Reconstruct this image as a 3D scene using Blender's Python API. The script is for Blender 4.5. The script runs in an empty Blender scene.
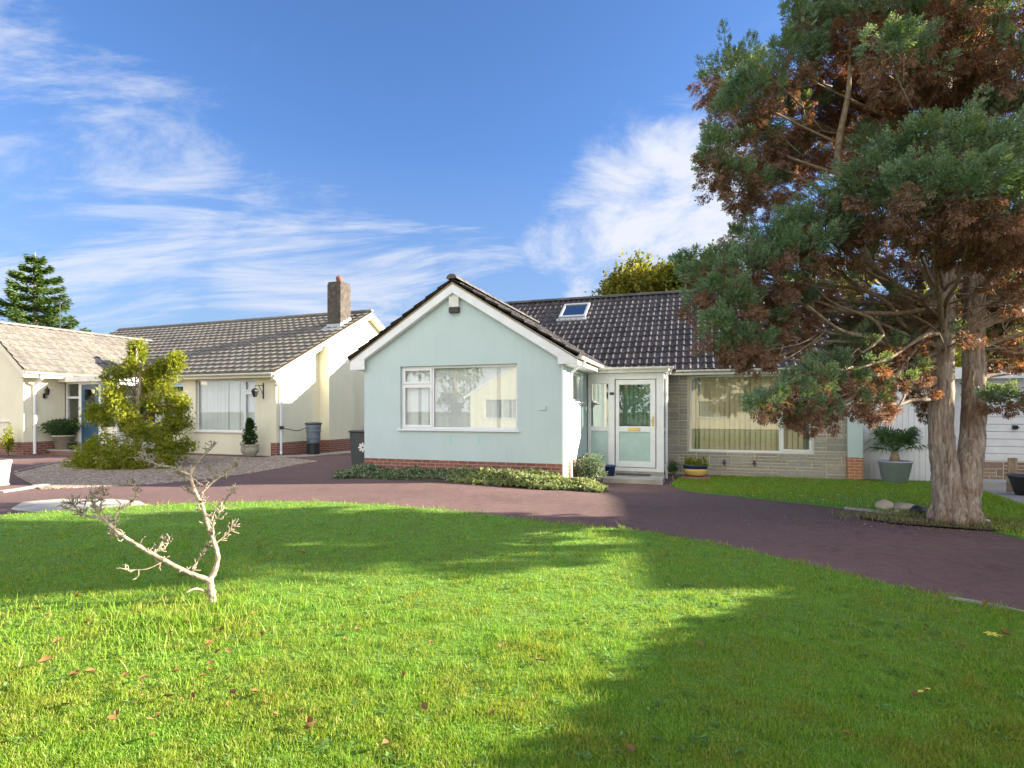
import bpy, bmesh, math, random
import numpy as np
from mathutils import Vector, Matrix, Euler, noise as mnoise
R = math.radians
random.seed(7); rng = np.random.default_rng(11)
scene = bpy.context.scene
COL = scene.collection

# ------------------------------------------------------------------ camera numbers
FPX, HOR, CH = 555.0, 410.0, 1.5
def sstep(t):
    t = min(1.0, max(0.0, t)); return t*t*(3-2*t)
def sstep_np(t):
    t = np.clip(t, 0, 1); return t*t*(3-2*t)
def zt(x, y):                         # the gentle fall of the ground to the house on the right
    return -0.22*sstep((y-8.8)/4.0)*sstep((x+0.8)/3.2) + 0.07*sstep((y-12)/4)*sstep((-x-4)/3)
def zt_np(x, y):
    return -0.22*sstep_np((y-8.8)/4.0)*sstep_np((x+0.8)/3.2) + 0.07*sstep_np((y-12)/4)*sstep_np((-x-4)/3)
def gp(px, py):                       # survey helper: where a line of sight meets the ground
    z = 0.0
    for _ in range(12):
        Y = (CH-z)*FPX/(py-HOR); X = (px-512)/FPX*Y; z = zt(X, Y)
    return (X, Y, z)
def wp(px, py, Y):
    return Vector(((px-512)/FPX*Y, Y, CH-(py-HOR)/FPX*Y))

# ------------------------------------------------------------------ tagging
def tag(o, label=None, cat=None, group=None, kind=None):
    if label: o['label'] = label
    if cat: o['category'] = cat
    if group: o['group'] = group
    if kind: o['kind'] = kind
    return o
def empty(name, loc=(0,0,0), rz=0, label=None, cat=None, group=None):
    o = bpy.data.objects.new(name, None); COL.objects.link(o)
    o.location = loc; o.rotation_euler = (0,0,rz); o.empty_display_size = 0.2
    return tag(o, label, cat, group)
def copy_tree(o, parent=None):
    c = o.copy(); COL.objects.link(c); c.parent = parent
    for ch in list(o.children): copy_tree(ch, c)
    return c

# ------------------------------------------------------------------ mesh building
class MB:
    def __init__(s): s.v = []; s.f = []
    def add(s, vs, fs):
        n = len(s.v); s.v += [tuple(p) for p in vs]; s.f += [tuple(i+n for i in f) for f in fs]; return s
    def box(s, x0, x1, y0, y1, z0, z1, M=None):
        vs = [(x0,y0,z0),(x1,y0,z0),(x1,y1,z0),(x0,y1,z0),(x0,y0,z1),(x1,y0,z1),(x1,y1,z1),(x0,y1,z1)]
        if M is not None: vs = [tuple(M @ Vector(p)) for p in vs]
        return s.add(vs, [(0,3,2,1),(4,5,6,7),(0,1,5,4),(1,2,6,5),(2,3,7,6),(3,0,4,7)])
    def prism_y(s, pts, y0, y1):      # polygon in x,z extruded along y
        n = len(pts)
        a = sum(pts[i][0]*pts[(i+1)%n][1]-pts[(i+1)%n][0]*pts[i][1] for i in range(n))
        if a < 0: pts = pts[::-1]
        vs = [(p[0],y0,p[1]) for p in pts]+[(p[0],y1,p[1]) for p in pts]
        fs = [tuple(range(n)), tuple(range(2*n-1,n-1,-1))]
        fs += [(i, i+n, (i+1)%n+n, (i+1)%n) for i in range(n)]
        return s.add(vs, fs)
    def prism_x(s, pts, x0, x1):      # polygon in y,z extruded along x
        n = len(pts)
        a = sum(pts[i][0]*pts[(i+1)%n][1]-pts[(i+1)%n][0]*pts[i][1] for i in range(n))
        if a > 0: pts = pts[::-1]
        vs = [(x0,p[0],p[1]) for p in pts]+[(x1,p[0],p[1]) for p in pts]
        fs = [tuple(range(n)), tuple(range(2*n-1,n-1,-1))]
        fs += [(i, i+n, (i+1)%n+n, (i+1)%n) for i in range(n)]
        return s.add(vs, fs)
    def prism_z(s, pts, z0, z1):
        n = len(pts)
        a = sum(pts[i][0]*pts[(i+1)%n][1]-pts[(i+1)%n][0]*pts[i][1] for i in range(n))
        if a < 0: pts = pts[::-1]
        vs = [(p[0],p[1],z0) for p in pts]+[(p[0],p[1],z1) for p in pts]
        fs = [tuple(range(n-1,-1,-1)), tuple(range(n,2*n))]
        fs += [(i, (i+1)%n, (i+1)%n+n, i+n) for i in range(n)]
        return s.add(vs, fs)
    def lathe(s, prof, n=24, c=(0,0,0), sx=1, sy=1):     # prof: (r,z)
        vs = []; fs = []
        for (r,z) in prof:
            for k in range(n):
                a = 2*math.pi*k/n; vs.append((c[0]+r*sx*math.cos(a), c[1]+r*sy*math.sin(a), c[2]+z))
        for i in range(len(prof)-1):
            for k in range(n):
                k2 = (k+1)%n; fs.append((i*n+k, i*n+k2, (i+1)*n+k2, (i+1)*n+k))
        fs.append(tuple(range(n-1,-1,-1))); m = (len(prof)-1)*n; fs.append(tuple(range(m, m+n)))
        return s.add(vs, fs)
    def tube(s, pts, rad, n=8, rough=0.0, seed=0, squash=1.0):
        pts = [Vector(p) for p in pts]; m = len(pts)
        if not hasattr(rad, '__len__'): rad = [rad]*m
        vs = []; fs = []; up = Vector((0.13,0.21,1)).normalized(); prev = None
        for i in range(m):
            t = (pts[min(i+1,m-1)]-pts[max(i-1,0)])
            if t.length < 1e-9: t = Vector((0,0,1))
            t.normalize()
            if prev is None:
                a = t.cross(up)
                if a.length < 0.05: a = t.cross(Vector((1,0,0)))
                a.normalize()
            else:
                a = (prev - t*prev.dot(t)); a.normalize()
            prev = a; b = t.cross(a)
            for k in range(n):
                th = 2*math.pi*k/n; r = rad[i]
                if rough:
                    q = Vector((math.cos(th)*2.3, math.sin(th)*2.3, i*0.35+seed))
                    r *= 1+rough*mnoise.noise(q*1.6)+rough*0.6*mnoise.noise(Vector((math.cos(th)*6,math.sin(th)*6,i*.25+seed)))
                vs.append(pts[i]+a*(r*math.cos(th))+b*(r*math.sin(th)*squash))
        for i in range(m-1):
            for k in range(n):
                k2 = (k+1)%n; fs.append((i*n+k, i*n+k2, (i+1)*n+k2, (i+1)*n+k))
        fs.append(tuple(range(n-1,-1,-1))); fs.append(tuple(range((m-1)*n, m*n)))
        return s.add(vs, fs)
    def build(s, name, mat, parent=None, loc=(0,0,0), rz=0, smooth=False, rot=None, bevel=0):
        me = bpy.data.meshes.new(name); me.from_pydata(s.v, [], s.f); me.update()
        uv = me.uv_layers.new(name='UVMap')
        for p in me.polygons:
            n = p.normal; ax = max(range(3), key=lambda i: abs(n[i]))
            for li in p.loop_indices:
                co = me.vertices[me.loops[li].vertex_index].co
                uv.data[li].uv = (co.x, co.y) if ax == 2 else ((co.x, co.z) if ax == 1 else (co.y, co.z))
        if smooth: me.polygons.foreach_set('use_smooth', [True]*len(me.polygons))
        me.materials.append(mat)
        o = bpy.data.objects.new(name, me); COL.objects.link(o)
        o.location = loc; o.rotation_euler = rot if rot else (0,0,rz)
        if parent: o.parent = parent
        if bevel:
            b = o.modifiers.new('bevel','BEVEL'); b.width = bevel; b.segments = 2; b.limit_method = 'ANGLE'
        return o
def big_mesh(name, V, F, mat, parent=None, smooth=False):   # numpy arrays; F is (n,k)
    me = bpy.data.meshes.new(name); k = F.shape[1]
    me.vertices.add(len(V)); me.vertices.foreach_set('co', V.astype(np.float32).ravel())
    me.loops.add(F.size); me.loops.foreach_set('vertex_index', F.astype(np.int32).ravel())
    me.polygons.add(len(F)); me.polygons.foreach_set('loop_start', np.arange(0, F.size, k, dtype=np.int32))
    me.polygons.foreach_set('loop_total', np.full(len(F), k, dtype=np.int32))
    if smooth: me.polygons.foreach_set('use_smooth', np.ones(len(F), dtype=bool))
    me.update(calc_edges=True); me.materials.append(mat)
    o = bpy.data.objects.new(name, me); COL.objects.link(o)
    if parent: o.parent = parent
    return o

# ------------------------------------------------------------------ materials
def newmat(name):
    m = bpy.data.materials.new(name); m.use_nodes = True
    nt = m.node_tree; b = nt.nodes['Principled BSDF']; return m, nt, b
def N(nt, typ, **kw):
    n = nt.nodes.new(typ)
    for k, v in kw.items():
        if k in n.inputs: n.inputs[k].default_value = v
        else: setattr(n, k, v)
    return n
def ramp(nt, fac, stops):
    r = nt.nodes.new('ShaderNodeValToRGB'); e = r.color_ramp.elements
    while len(e) < len(stops): e.new(0.5)
    for i, (p, c) in enumerate(stops): e[i].position = p; e[i].color = (*c, 1) if len(c) == 3 else c
    nt.links.new(fac, r.inputs[0]); return r.outputs[0]
def coord(nt, kind='Object', scale=None):
    t = N(nt, 'ShaderNodeTexCoord'); o = t.outputs[kind]
    if scale:
        m = N(nt, 'ShaderNodeMapping'); m.inputs['Scale'].default_value = scale; nt.links.new(o, m.inputs[0]); o = m.outputs[0]
    return o
def noisetex(nt, vec, scale, detail=4, rough=0.55, dist=0):
    n = N(nt, 'ShaderNodeTexNoise'); n.inputs['Scale'].default_value = scale; n.inputs['Detail'].default_value = detail
    n.inputs['Roughness'].default_value = rough; n.inputs['Distortion'].default_value = dist
    nt.links.new(vec, n.inputs['Vector']); return n.outputs['Fac']
def bump(nt, h, b, strength=0.3, dist=0.01):
    n = N(nt, 'ShaderNodeBump'); n.inputs['Strength'].default_value = strength; n.inputs['Distance'].default_value = dist
    nt.links.new(h, n.inputs['Height']); nt.links.new(n.outputs[0], b.inputs['Normal'])
def mixc(nt, fac, a, b, typ='MIX'):
    m = N(nt, 'ShaderNodeMix'); m.data_type = 'RGBA'; m.blend_type = typ
    for sock, val in ((m.inputs[0], fac), (m.inputs[6], a), (m.inputs[7], b)):
        if hasattr(val, 'links') or isinstance(val, bpy.types.NodeSocket): nt.links.new(val, sock)
        else: sock.default_value = (*val, 1) if isinstance(val, tuple) and len(val) == 3 else val
    return m.outputs[2]
def mathn(nt, op, a, b=None):
    m = N(nt, 'ShaderNodeMath'); m.operation = op
    for i, val in enumerate((a, b)):
        if val is None: continue
        if isinstance(val, bpy.types.NodeSocket): nt.links.new(val, m.inputs[i])
        else: m.inputs[i].default_value = val
    return m.outputs[0]

def mat_noisy(name, c1, c2, scale=8, rough=0.8, bs=0.2, bd=0.004, bscale=60, c3=None, spec=0.3, metallic=0):
    m, nt, b = newmat(name); v = coord(nt)
    f = noisetex(nt, v, scale, 5)
    stops = [(0.3, c1), (0.7, c2)] if c3 is None else [(0.25, c1), (0.5, c2), (0.75, c3)]
    nt.links.new(ramp(nt, f, stops), b.inputs['Base Color'])
    b.inputs['Roughness'].default_value = rough; b.inputs['Specular IOR Level'].default_value = spec
    b.inputs['Metallic'].default_value = metallic
    if bs: bump(nt, noisetex(nt, v, bscale, 4), b, bs, bd)
    return m
def mat_render(name, c, dirt=(0.35,0.34,0.3), stains=None):     # painted render: fine texture, weather streaks
    m, nt, b = newmat(name); v = coord(nt)
    f = noisetex(nt, v, 1.3, 6, 0.6)
    base = ramp(nt, f, [(0.3, tuple(x*0.93 for x in c)), (0.7, c)])
    vs = coord(nt, 'Object', (7, 7, 0.8)); st = noisetex(nt, vs, 1.2, 5, 0.65)
    sf = ramp(nt, st, [(0.50, (0,0,0)), (0.80, (0.18,0.18,0.18))])
    colr = mixc(nt, sf, base, dirt)
    if stains:
        sep = N(nt, 'ShaderNodeSeparateXYZ'); nt.links.new(v, sep.inputs[0])
        for (sx, sz) in stains:
            dx = mathn(nt, 'DIVIDE', mathn(nt, 'SUBTRACT', sep.outputs[0], sx), 0.05)
            dz = mathn(nt, 'DIVIDE', mathn(nt, 'SUBTRACT', sep.outputs[2], sz), 0.14)
            d = mathn(nt, 'ADD', mathn(nt, 'POWER', mathn(nt, 'ABSOLUTE', dx), 2.0), mathn(nt, 'POWER', mathn(nt, 'ABSOLUTE', dz), 2.0))
            d = mathn(nt, 'SUBTRACT', 1.15, mathn(nt, 'ADD', d, mathn(nt, 'MULTIPLY', noisetex(nt, v, 25, 3), 0.6)))
            mk = N(nt, 'ShaderNodeClamp'); nt.links.new(mathn(nt, 'MULTIPLY', d, 0.55), mk.inputs[0])
            colr = mixc(nt, mk.outputs[0], colr, (0.18,0.62,0.48))
    nt.links.new(colr, b.inputs['Base Color'])
    b.inputs['Roughness'].default_value = 0.85; b.inputs['Specular IOR Level'].default_value = 0.25
    h = mathn(nt, 'ADD', noisetex(nt, v, 90, 3), mathn(nt, 'MULTIPLY', noisetex(nt, v, 6, 3), 1.5))
    bump(nt, h, b, 0.35, 0.004); return m
def mat_brick(name, c1, c2, mortar, w=0.225, h=0.075, ms=0.010, bumpd=0.008):
    m, nt, b = newmat(name); uv = coord(nt, 'UV')
    t = N(nt, 'ShaderNodeTexBrick'); nt.links.new(uv, t.inputs['Vector'])
    t.inputs['Scale'].default_value = 1; t.inputs['Brick Width'].default_value = w; t.inputs['Row Height'].default_value = h
    t.inputs['Mortar Size'].default_value = ms; t.inputs['Mortar Smooth'].default_value = 0.2
    t.inputs['Color1'].default_value = (*c1,1); t.inputs['Color2'].default_value = (*c2,1); t.inputs['Mortar'].default_value = (*mortar,1)
    v = coord(nt); f = noisetex(nt, v, 22, 5, 0.65)
    nt.links.new(mixc(nt, 0.55, t.outputs['Color'], ramp(nt, f, [(0.3,(0.45,0.42,0.4)),(0.7,(1,1,1))]), 'MULTIPLY'), b.inputs['Base Color'])
    b.inputs['Roughness'].default_value = 0.85
    inv = mathn(nt, 'SUBTRACT', 1.0, t.outputs['Fac']); hh = mathn(nt, 'ADD', inv, mathn(nt, 'MULTIPLY', f, 0.5))
    bump(nt, hh, b, 0.7, bumpd); return m
def mat_island(name, cols, rough=0.8, fine=(0.6,1.0), fs=30, bs=0.3, bd=0.004, spec=0.3):
    m, nt, b = newmat(name); g = N(nt, 'ShaderNodeNewGeometry'); v = coord(nt)
    n = len(cols); c = ramp(nt, g.outputs['Random Per Island'], [(i/(max(1,n-1)), cols[i]) for i in range(n)])
    f = noisetex(nt, v, fs, 5, 0.65)
    nt.links.new(mixc(nt, 1.0, c, ramp(nt, f, [(0.3,(fine[0],)*3),(0.7,(fine[1],)*3)]), 'MULTIPLY'), b.inputs['Base Color'])
    b.inputs['Roughness'].default_value = rough; b.inputs['Specular IOR Level'].default_value = spec
    if bs: bump(nt, f, b, bs, bd)
    return m
def mat_leaf(name, cols, trans=0.35, rough=0.6, tcol=None, big=None):
    m, nt, b = newmat(name); g = N(nt, 'ShaderNodeNewGeometry')
    n = len(cols); c = ramp(nt, g.outputs['Random Per Island'], [(i/(max(1,n-1)), cols[i]) for i in range(n)])
    if big:
        f = noisetex(nt, coord(nt), big[0], 4, 0.6)
        c = mixc(nt, ramp(nt, f, [(0.38,(0,0,0)),(0.66,(1,1,1))]), c, mixc(nt, 1.0, c, big[1], 'MULTIPLY'))
    nt.links.new(c, b.inputs['Base Color']); b.inputs['Roughness'].default_value = rough; b.inputs['Specular IOR Level'].default_value = 0.25
    tr = N(nt, 'ShaderNodeBsdfTranslucent')
    if tcol: nt.links.new(mixc(nt, 1.0, c, tcol, 'MULTIPLY'), tr.inputs['Color'])
    else: nt.links.new(c, tr.inputs['Color'])
    mx = N(nt, 'ShaderNodeMixShader'); mx.inputs[0].default_value = trans
    nt.links.new(b.outputs[0], mx.inputs[1]); nt.links.new(tr.outputs[0], mx.inputs[2])
    nt.links.new(mx.outputs[0], nt.nodes['Material Output'].inputs['Surface']); return m
def mat_plain(name, c, rough=0.5, metallic=0, spec=0.5, var=0.06):
    return mat_noisy(name, tuple(x*(1-var*2) for x in c), c, 5, rough, 0.05, 0.001, 120, spec=spec, metallic=metallic)
def mat_glass(name, tint=(0.85,0.9,0.88), refl=0.35, ripple=0.0):
    m, nt, b = newmat(name); nt.nodes.remove(b)
    tr = N(nt, 'ShaderNodeBsdfTransparent'); tr.inputs[0].default_value = (*tint,1)
    gl = N(nt, 'ShaderNodeBsdfGlossy'); gl.inputs['Roughness'].default_value = 0.01; gl.inputs['Color'].default_value = (1,1,1,1)
    fr = N(nt, 'ShaderNodeLayerWeight'); fr.inputs[0].default_value = 0.5
    fac = mathn(nt, 'ADD', mathn(nt, 'MULTIPLY', mathn(nt, 'POWER', fr.outputs['Facing'], 5.0), 0.8), refl)
    mx = N(nt, 'ShaderNodeMixShader'); nt.links.new(fac, mx.inputs[0]); nt.links.new(tr.outputs[0], mx.inputs[1]); nt.links.new(gl.outputs[0], mx.inputs[2])
    if ripple:
        bn = N(nt, 'ShaderNodeBump'); bn.inputs['Strength'].default_value = ripple; bn.inputs['Distance'].default_value = 0.01
        nt.links.new(noisetex(nt, coord(nt), 1.2, 2), bn.inputs['Height']); nt.links.new(bn.outputs[0], gl.inputs['Normal'])
    nt.links.new(mx.outputs[0], nt.nodes['Material Output'].inputs['Surface']); return m
def mat_tile(name, c1, c2, lich, amount=0.5, rough=0.75, isl=0.30):
    m, nt, b = newmat(name); v = coord(nt); g = N(nt, 'ShaderNodeNewGeometry')
    f = noisetex(nt, v, 3.0, 6, 0.7); base = ramp(nt, f, [(0.3,c1),(0.7,c2)])
    f2 = noisetex(nt, v, 26, 5, 0.75); lf = ramp(nt, f2, [(0.62-amount*0.3,(0,0,0)),(0.78-amount*0.2,(1,1,1))])
    f3 = noisetex(nt, v, 0.7, 3, 0.5)
    lf = mixc(nt, 1.0, lf, ramp(nt, f3, [(0.3,(0.45,0.45,0.45)),(0.6,(1,1,1))]), 'MULTIPLY')
    c = mixc(nt, lf, base, lich)
    c = mixc(nt, 1.0, c, ramp(nt, g.outputs['Random Per Island'], [(0,(0.87-isl,)*3),(0.5,(0.87,)*3),(1,(0.87+isl,)*3)]), 'MULTIPLY')
    nt.links.new(c, b.inputs['Base Color']); b.inputs['Roughness'].default_value = rough
    bump(nt, f2, b, 0.35, 0.004); return m

M = {}
M['mint'] = mat_render('mint_render', (0.515,0.62,0.62), (0.36,0.42,0.38), stains=[(-2.55,0.85),(-1.86,0.83)])
M['cream'] = mat_render('cream_render', (0.80,0.76,0.58), (0.45,0.42,0.34))
M['white'] = mat_plain('white_upvc', (0.78,0.79,0.80), 0.35)
M['whitepaint'] = mat_noisy('white_paint', (0.70,0.72,0.75), (0.83,0.84,0.86), 3, 0.5, 0.1, 0.002, 60)
M['oldwhite'] = mat_noisy('weathered_white', (0.58,0.58,0.54), (0.76,0.75,0.71), 7, 0.6, 0.15, 0.002, 60)
M['brick'] = mat_brick('red_brick', (0.24,0.075,0.05), (0.33,0.12,0.08), (0.38,0.30,0.26))
M['brick_orange'] = mat_brick('orange_brick', (0.48,0.17,0.08), (0.55,0.22,0.10), (0.55,0.42,0.32))
M['mortar'] = mat_noisy('mortar', (0.52,0.45,0.32), (0.64,0.57,0.42), 12, 0.9, 0.3, 0.004, 80)
M['stone'] = mat_island('grey_stone', [(0.31,0.29,0.27),(0.42,0.38,0.34),(0.36,0.335,0.315),(0.46,0.41,0.34),(0.33,0.305,0.29)], 0.85, (0.72,1.05), 14, 0.6, 0.008)
M['redstone'] = mat_island('sandstone', [(0.26,0.15,0.12),(0.36,0.24,0.18),(0.22,0.17,0.16),(0.40,0.28,0.2)], 0.85, (0.7,1.05), 14, 0.5, 0.008)
M['tile_dark'] = mat_tile('dark_roof_tile', (0.030,0.026,0.030), (0.062,0.052,0.055), (0.34,0.29,0.25), 0.33)
M['tile_grey'] = mat_tile('grey_roof_tile', (0.115,0.105,0.095), (0.19,0.17,0.148), (0.37,0.335,0.28), 0.5, isl=0.10)
M['ridge_dark'] = mat_tile('ridge_tile', (0.05,0.05,0.055), (0.09,0.085,0.08), (0.3,0.27,0.23), 0.35)
M['concrete'] = mat_noisy('concrete', (0.27,0.24,0.21), (0.42,0.38,0.33), 5, 0.9, 0.4, 0.004, 50)
M['pale_concrete'] = mat_noisy('pale_concrete', (0.27,0.255,0.23), (0.44,0.415,0.375), 2.5, 0.85, 0.3, 0.003, 60)
M['chimney'] = mat_noisy('chimney_render', (0.042,0.036,0.030), (0.085,0.072,0.06), 6, 0.95, 0.8, 0.015, 40, c3=(0.135,0.118,0.10))
M['terracotta'] = mat_plain('terracotta', (0.20,0.07,0.045), 0.7)
M['lead'] = mat_plain('lead', (0.42,0.44,0.46), 0.5)
M['black'] = mat_plain('black_plastic', (0.02,0.02,0.022), 0.45)
M['darkgrey'] = mat_plain('dark_grey_plastic', (0.045,0.05,0.055), 0.5)
M['butt'] = mat_plain('grey_blue_plastic', (0.16,0.20,0.24), 0.5)
M['bluedoor'] = mat_plain('blue_door', (0.035,0.09,0.15), 0.4)
M['gold'] = mat_plain('brass', (0.75,0.52,0.18), 0.3, metallic=0.8)
M['glass'] = mat_glass('window_glass', (0.96,0.98,0.97), 0.075)
M['glass_low'] = mat_glass('clear_glass', (0.8,0.86,0.82), 0.12)
M['glass_sky'] = mat_glass('skylight_glass', (0.3,0.34,0.38), 0.32)
M['frosted'] = mat_plain('frosted_glass', (0.42,0.56,0.53), 0.25)
M['blind'] = mat_island('blind_fabric', [(0.72,0.73,0.73),(0.82,0.82,0.81),(0.77,0.78,0.78)], 0.9, (0.95,1.0), 8, 0)
M['blind_tan'] = mat_island('tan_blind_fabric', [(0.66,0.54,0.33),(0.76,0.64,0.40),(0.71,0.58,0.36)], 0.9, (0.9,1.0), 8, 0)
M['curtain'] = mat_island('curtain_fabric', [(0.26,0.36,0.32),(0.40,0.50,0.45)], 0.9, (0.9,1.0), 8, 0)
M['room'] = mat_plain('room_wall', (0.30,0.27,0.23), 0.9)
M['potgrey'] = mat_noisy('grey_pot', (0.37,0.39,0.52), (0.48,0.50,0.66), 4, 0.6, 0.2, 0.003, 60)
M['potstone'] = mat_noisy('stone_pot', (0.30,0.27,0.21), (0.46,0.42,0.34), 9, 0.9, 0.5, 0.008, 35)
M['potblue'] = mat_plain('blue_glaze', (0.02,0.05,0.16), 0.2)
M['potyellow'] = mat_plain('yellow_glaze', (0.62,0.44,0.13), 0.3)
M['soil'] = mat_noisy('soil', (0.05,0.035,0.025), (0.10,0.07,0.05), 20, 0.95, 0.6, 0.01, 60)
M['boulder'] = mat_noisy('boulder', (0.30,0.23,0.17), (0.45,0.37,0.29), 5, 0.9, 0.7, 0.012, 30, c3=(0.58,0.53,0.44))
M['wood'] = mat_noisy('old_timber', (0.22,0.16,0.10), (0.36,0.27,0.17), 8, 0.85, 0.4, 0.004, 60)
def mat_bark(name, c1, c2, c3):
    m, nt, b = newmat(name); v = coord(nt, 'Object', (1,1,0.16)); f = noisetex(nt, v, 26, 7, 0.7, 0.6)
    f2 = noisetex(nt, coord(nt), 3.2, 4, 0.6)
    c = ramp(nt, f, [(0.33,c1),(0.5,c2),(0.68,c3)])
    c = mixc(nt, 0.7, c, ramp(nt, f2, [(0.33,(0.74,0.56,0.48)),(0.5,(1,1,1))]), 'MULTIPLY')
    nt.links.new(c, b.inputs['Base Color']); b.inputs['Roughness'].default_value = 0.95; b.inputs['Specular IOR Level'].default_value = 0.15
    bump(nt, f, b, 1.0, 0.035); return m
M['bark'] = mat_bark('bark', (0.13,0.095,0.075), (0.34,0.27,0.215), (0.56,0.49,0.41))
M['twig'] = mat_noisy('twig_bark', (0.16,0.11,0.075), (0.36,0.28,0.20), 20, 0.9, 0.3, 0.003, 60)
M['deadwood'] = mat_noisy('pale_dead_bark', (0.17,0.12,0.085), (0.33,0.265,0.20), 30, 0.9, 0.9, 0.006, 60, c3=(0.47,0.41,0.33))
M['cyp'] = mat_leaf('cypress_green', [(0.085,0.145,0.09),(0.145,0.22,0.135),(0.21,0.29,0.185),(0.24,0.29,0.11)], 0.30, tcol=(1.7,1.5,0.5), big=(4.2,(0.62,0.74,0.78)))
M['cypbrown'] = mat_leaf('cypress_brown', [(0.12,0.065,0.048),(0.19,0.11,0.078),(0.29,0.18,0.12),(0.18,0.13,0.09)], 0.35, tcol=(1.9,1.35,0.7))
M['grass'] = None
SKYTINT=(0.42,0.57,0.80); CLOUDC=(2.75,2.8,3.0); FILLC=(7.0,7.0,7.05); EXPO=2.38
# ================================================================== GROUND
def grid_sheet(name, xs, ys, off, mat, kind='structure'):
    X, Y = np.meshgrid(np.array(xs, float), np.array(ys, float)); Z = zt_np(X, Y)+off
    V = np.stack([X.ravel(), Y.ravel(), Z.ravel()], 1); nx, ny = len(xs), len(ys)
    i = np.arange((ny-1)*(nx-1)); r = i//(nx-1); c = i%(nx-1); a = r*nx+c
    F = np.stack([a, a+1, a+nx+1, a+nx], 1)
    o = big_mesh(name, V, F, mat, smooth=True); return tag(o, kind=kind)
def strip_sheet(name, A, B, off, mat, m=40, n=10, skirt=0.06, kind='structure'):
    A = resample(A, m); B = resample(B, m); V = []; F = []
    def P(p, q, t): x = p[0]+(q[0]-p[0])*t; y = p[1]+(q[1]-p[1])*t; return (x, y, zt(x,y)+off)
    for i in range(m):
        row = [P(A[i],B[i],j/(n-1)) for j in range(n)]
        row = [(row[0][0],row[0][1],row[0][2]-skirt)] + row + [(row[-1][0],row[-1][1],row[-1][2]-skirt)]
        V += row
    k = n+2
    for i in range(m-1):
        for j in range(k-1): F.append((i*k+j, (i+1)*k+j, (i+1)*k+j+1, i*k+j+1))
    s = MB(); s.add(V, F); o = s.build(name, mat, smooth=False); 
    o.data.flip_normals() if o.data.polygons[k//2].normal.z < 0 else None
    return tag(o, kind=kind)
def resample(P, m):
    P = np.array([p[:2] for p in P], float); d = np.r_[0, np.cumsum(np.hypot(*np.diff(P, axis=0).T))]
    t = np.linspace(0, d[-1], m); return np.stack([np.interp(t, d, P[:,0]), np.interp(t, d, P[:,1])], 1)

def mat_asphalt():
    m, nt, b = newmat('red_tarmac'); v = coord(nt)
    big = noisetex(nt, v, 0.45, 5, 0.6); fine = noisetex(nt, v, 70, 6, 0.85)
    c = ramp(nt, big, [(0.3,(0.125,0.082,0.080)),(0.55,(0.165,0.105,0.100)),(0.75,(0.19,0.125,0.118))])
    c = mixc(nt, 1.0, c, ramp(nt, fine, [(0.3,(0.5,0.5,0.52)),(0.7,(1.42,1.38,1.35))]), 'MULTIPLY')
    mid = noisetex(nt, v, 7.0, 7, 0.72)
    c = mixc(nt, 1.0, c, ramp(nt, mid, [(0.3,(0.78,0.78,0.79)),(0.7,(1.16,1.14,1.12))]), 'MULTIPLY')
    vr = N(nt, 'ShaderNodeTexVoronoi'); vr.feature = 'DISTANCE_TO_EDGE'; vr.inputs['Scale'].default_value = 0.42; nt.links.new(coord(nt), vr.inputs['Vector'])
    wv = N(nt, 'ShaderNodeVectorMath'); wv.operation = 'ADD'; nn_ = N(nt, 'ShaderNodeTexNoise'); nn_.inputs['Scale'].default_value = 2.2; nn_.inputs['Detail'].default_value = 6; nt.links.new(v, nn_.inputs['Vector']); nt.links.new(v, wv.inputs[0]); nt.links.new(nn_.outputs['Color'], wv.inputs[1]); nt.links.new(wv.outputs[0], vr.inputs['Vector'])
    crk = ramp(nt, vr.outputs['Distance'], [(0.0,(0.55,0.55,0.55)),(0.008,(0.9,0.9,0.9)),(0.016,(1,1,1))]); c = mixc(nt, 0.45, c, crk, 'MULTIPLY')
    moss = noisetex(nt, v, 1.6, 6, 0.75); mf = ramp(nt, moss, [(0.54,(0,0,0)),(0.70,(0.6,0.6,0.6))])
    c = mixc(nt, mf, c, (0.12,0.11,0.06))
    nt.links.new(c, b.inputs['Base Color']); b.inputs['Roughness'].default_value = 0.9; b.inputs['Specular IOR Level'].default_value = 0.2
    bump(nt, fine, b, 0.6, 0.006); return m
M['asphalt'] = mat_asphalt()
def mat_lawnsoil():
    m, nt, b = newmat('turf'); v = coord(nt); f = noisetex(nt, v, 18, 6, 0.7); f2 = noisetex(nt, v, 1.2, 4, 0.6)
    c = ramp(nt, f, [(0.3,(0.06,0.14,0.01)),(0.6,(0.12,0.26,0.02)),(0.8,(0.19,0.33,0.04))])
    c = mixc(nt, ramp(nt, f2, [(0.5,(0,0,0)),(0.7,(0.4,0.4,0.4))]), c, (0.11,0.12,0.04))
    nt.links.new(c, b.inputs['Base Color']); b.inputs['Roughness'].default_value = 0.95; bump(nt, f, b, 0.8, 0.02); return m
M['turf'] = mat_lawnsoil()
M['ground'] = mat_noisy('meadow_ground', (0.06,0.08,0.03), (0.11,0.12,0.05), 0.6, 0.95, 0.5, 0.02, 8)
M['blade'] = mat_leaf('grass_blade', [(0.11,0.26,0.015),(0.19,0.37,0.03),(0.27,0.43,0.05),(0.14,0.31,0.02),(0.42,0.43,0.17)], 0.42, 0.5, tcol=(1.2,1.15,0.5), big=(2.3,(1.25,0.86,1.0)))
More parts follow.
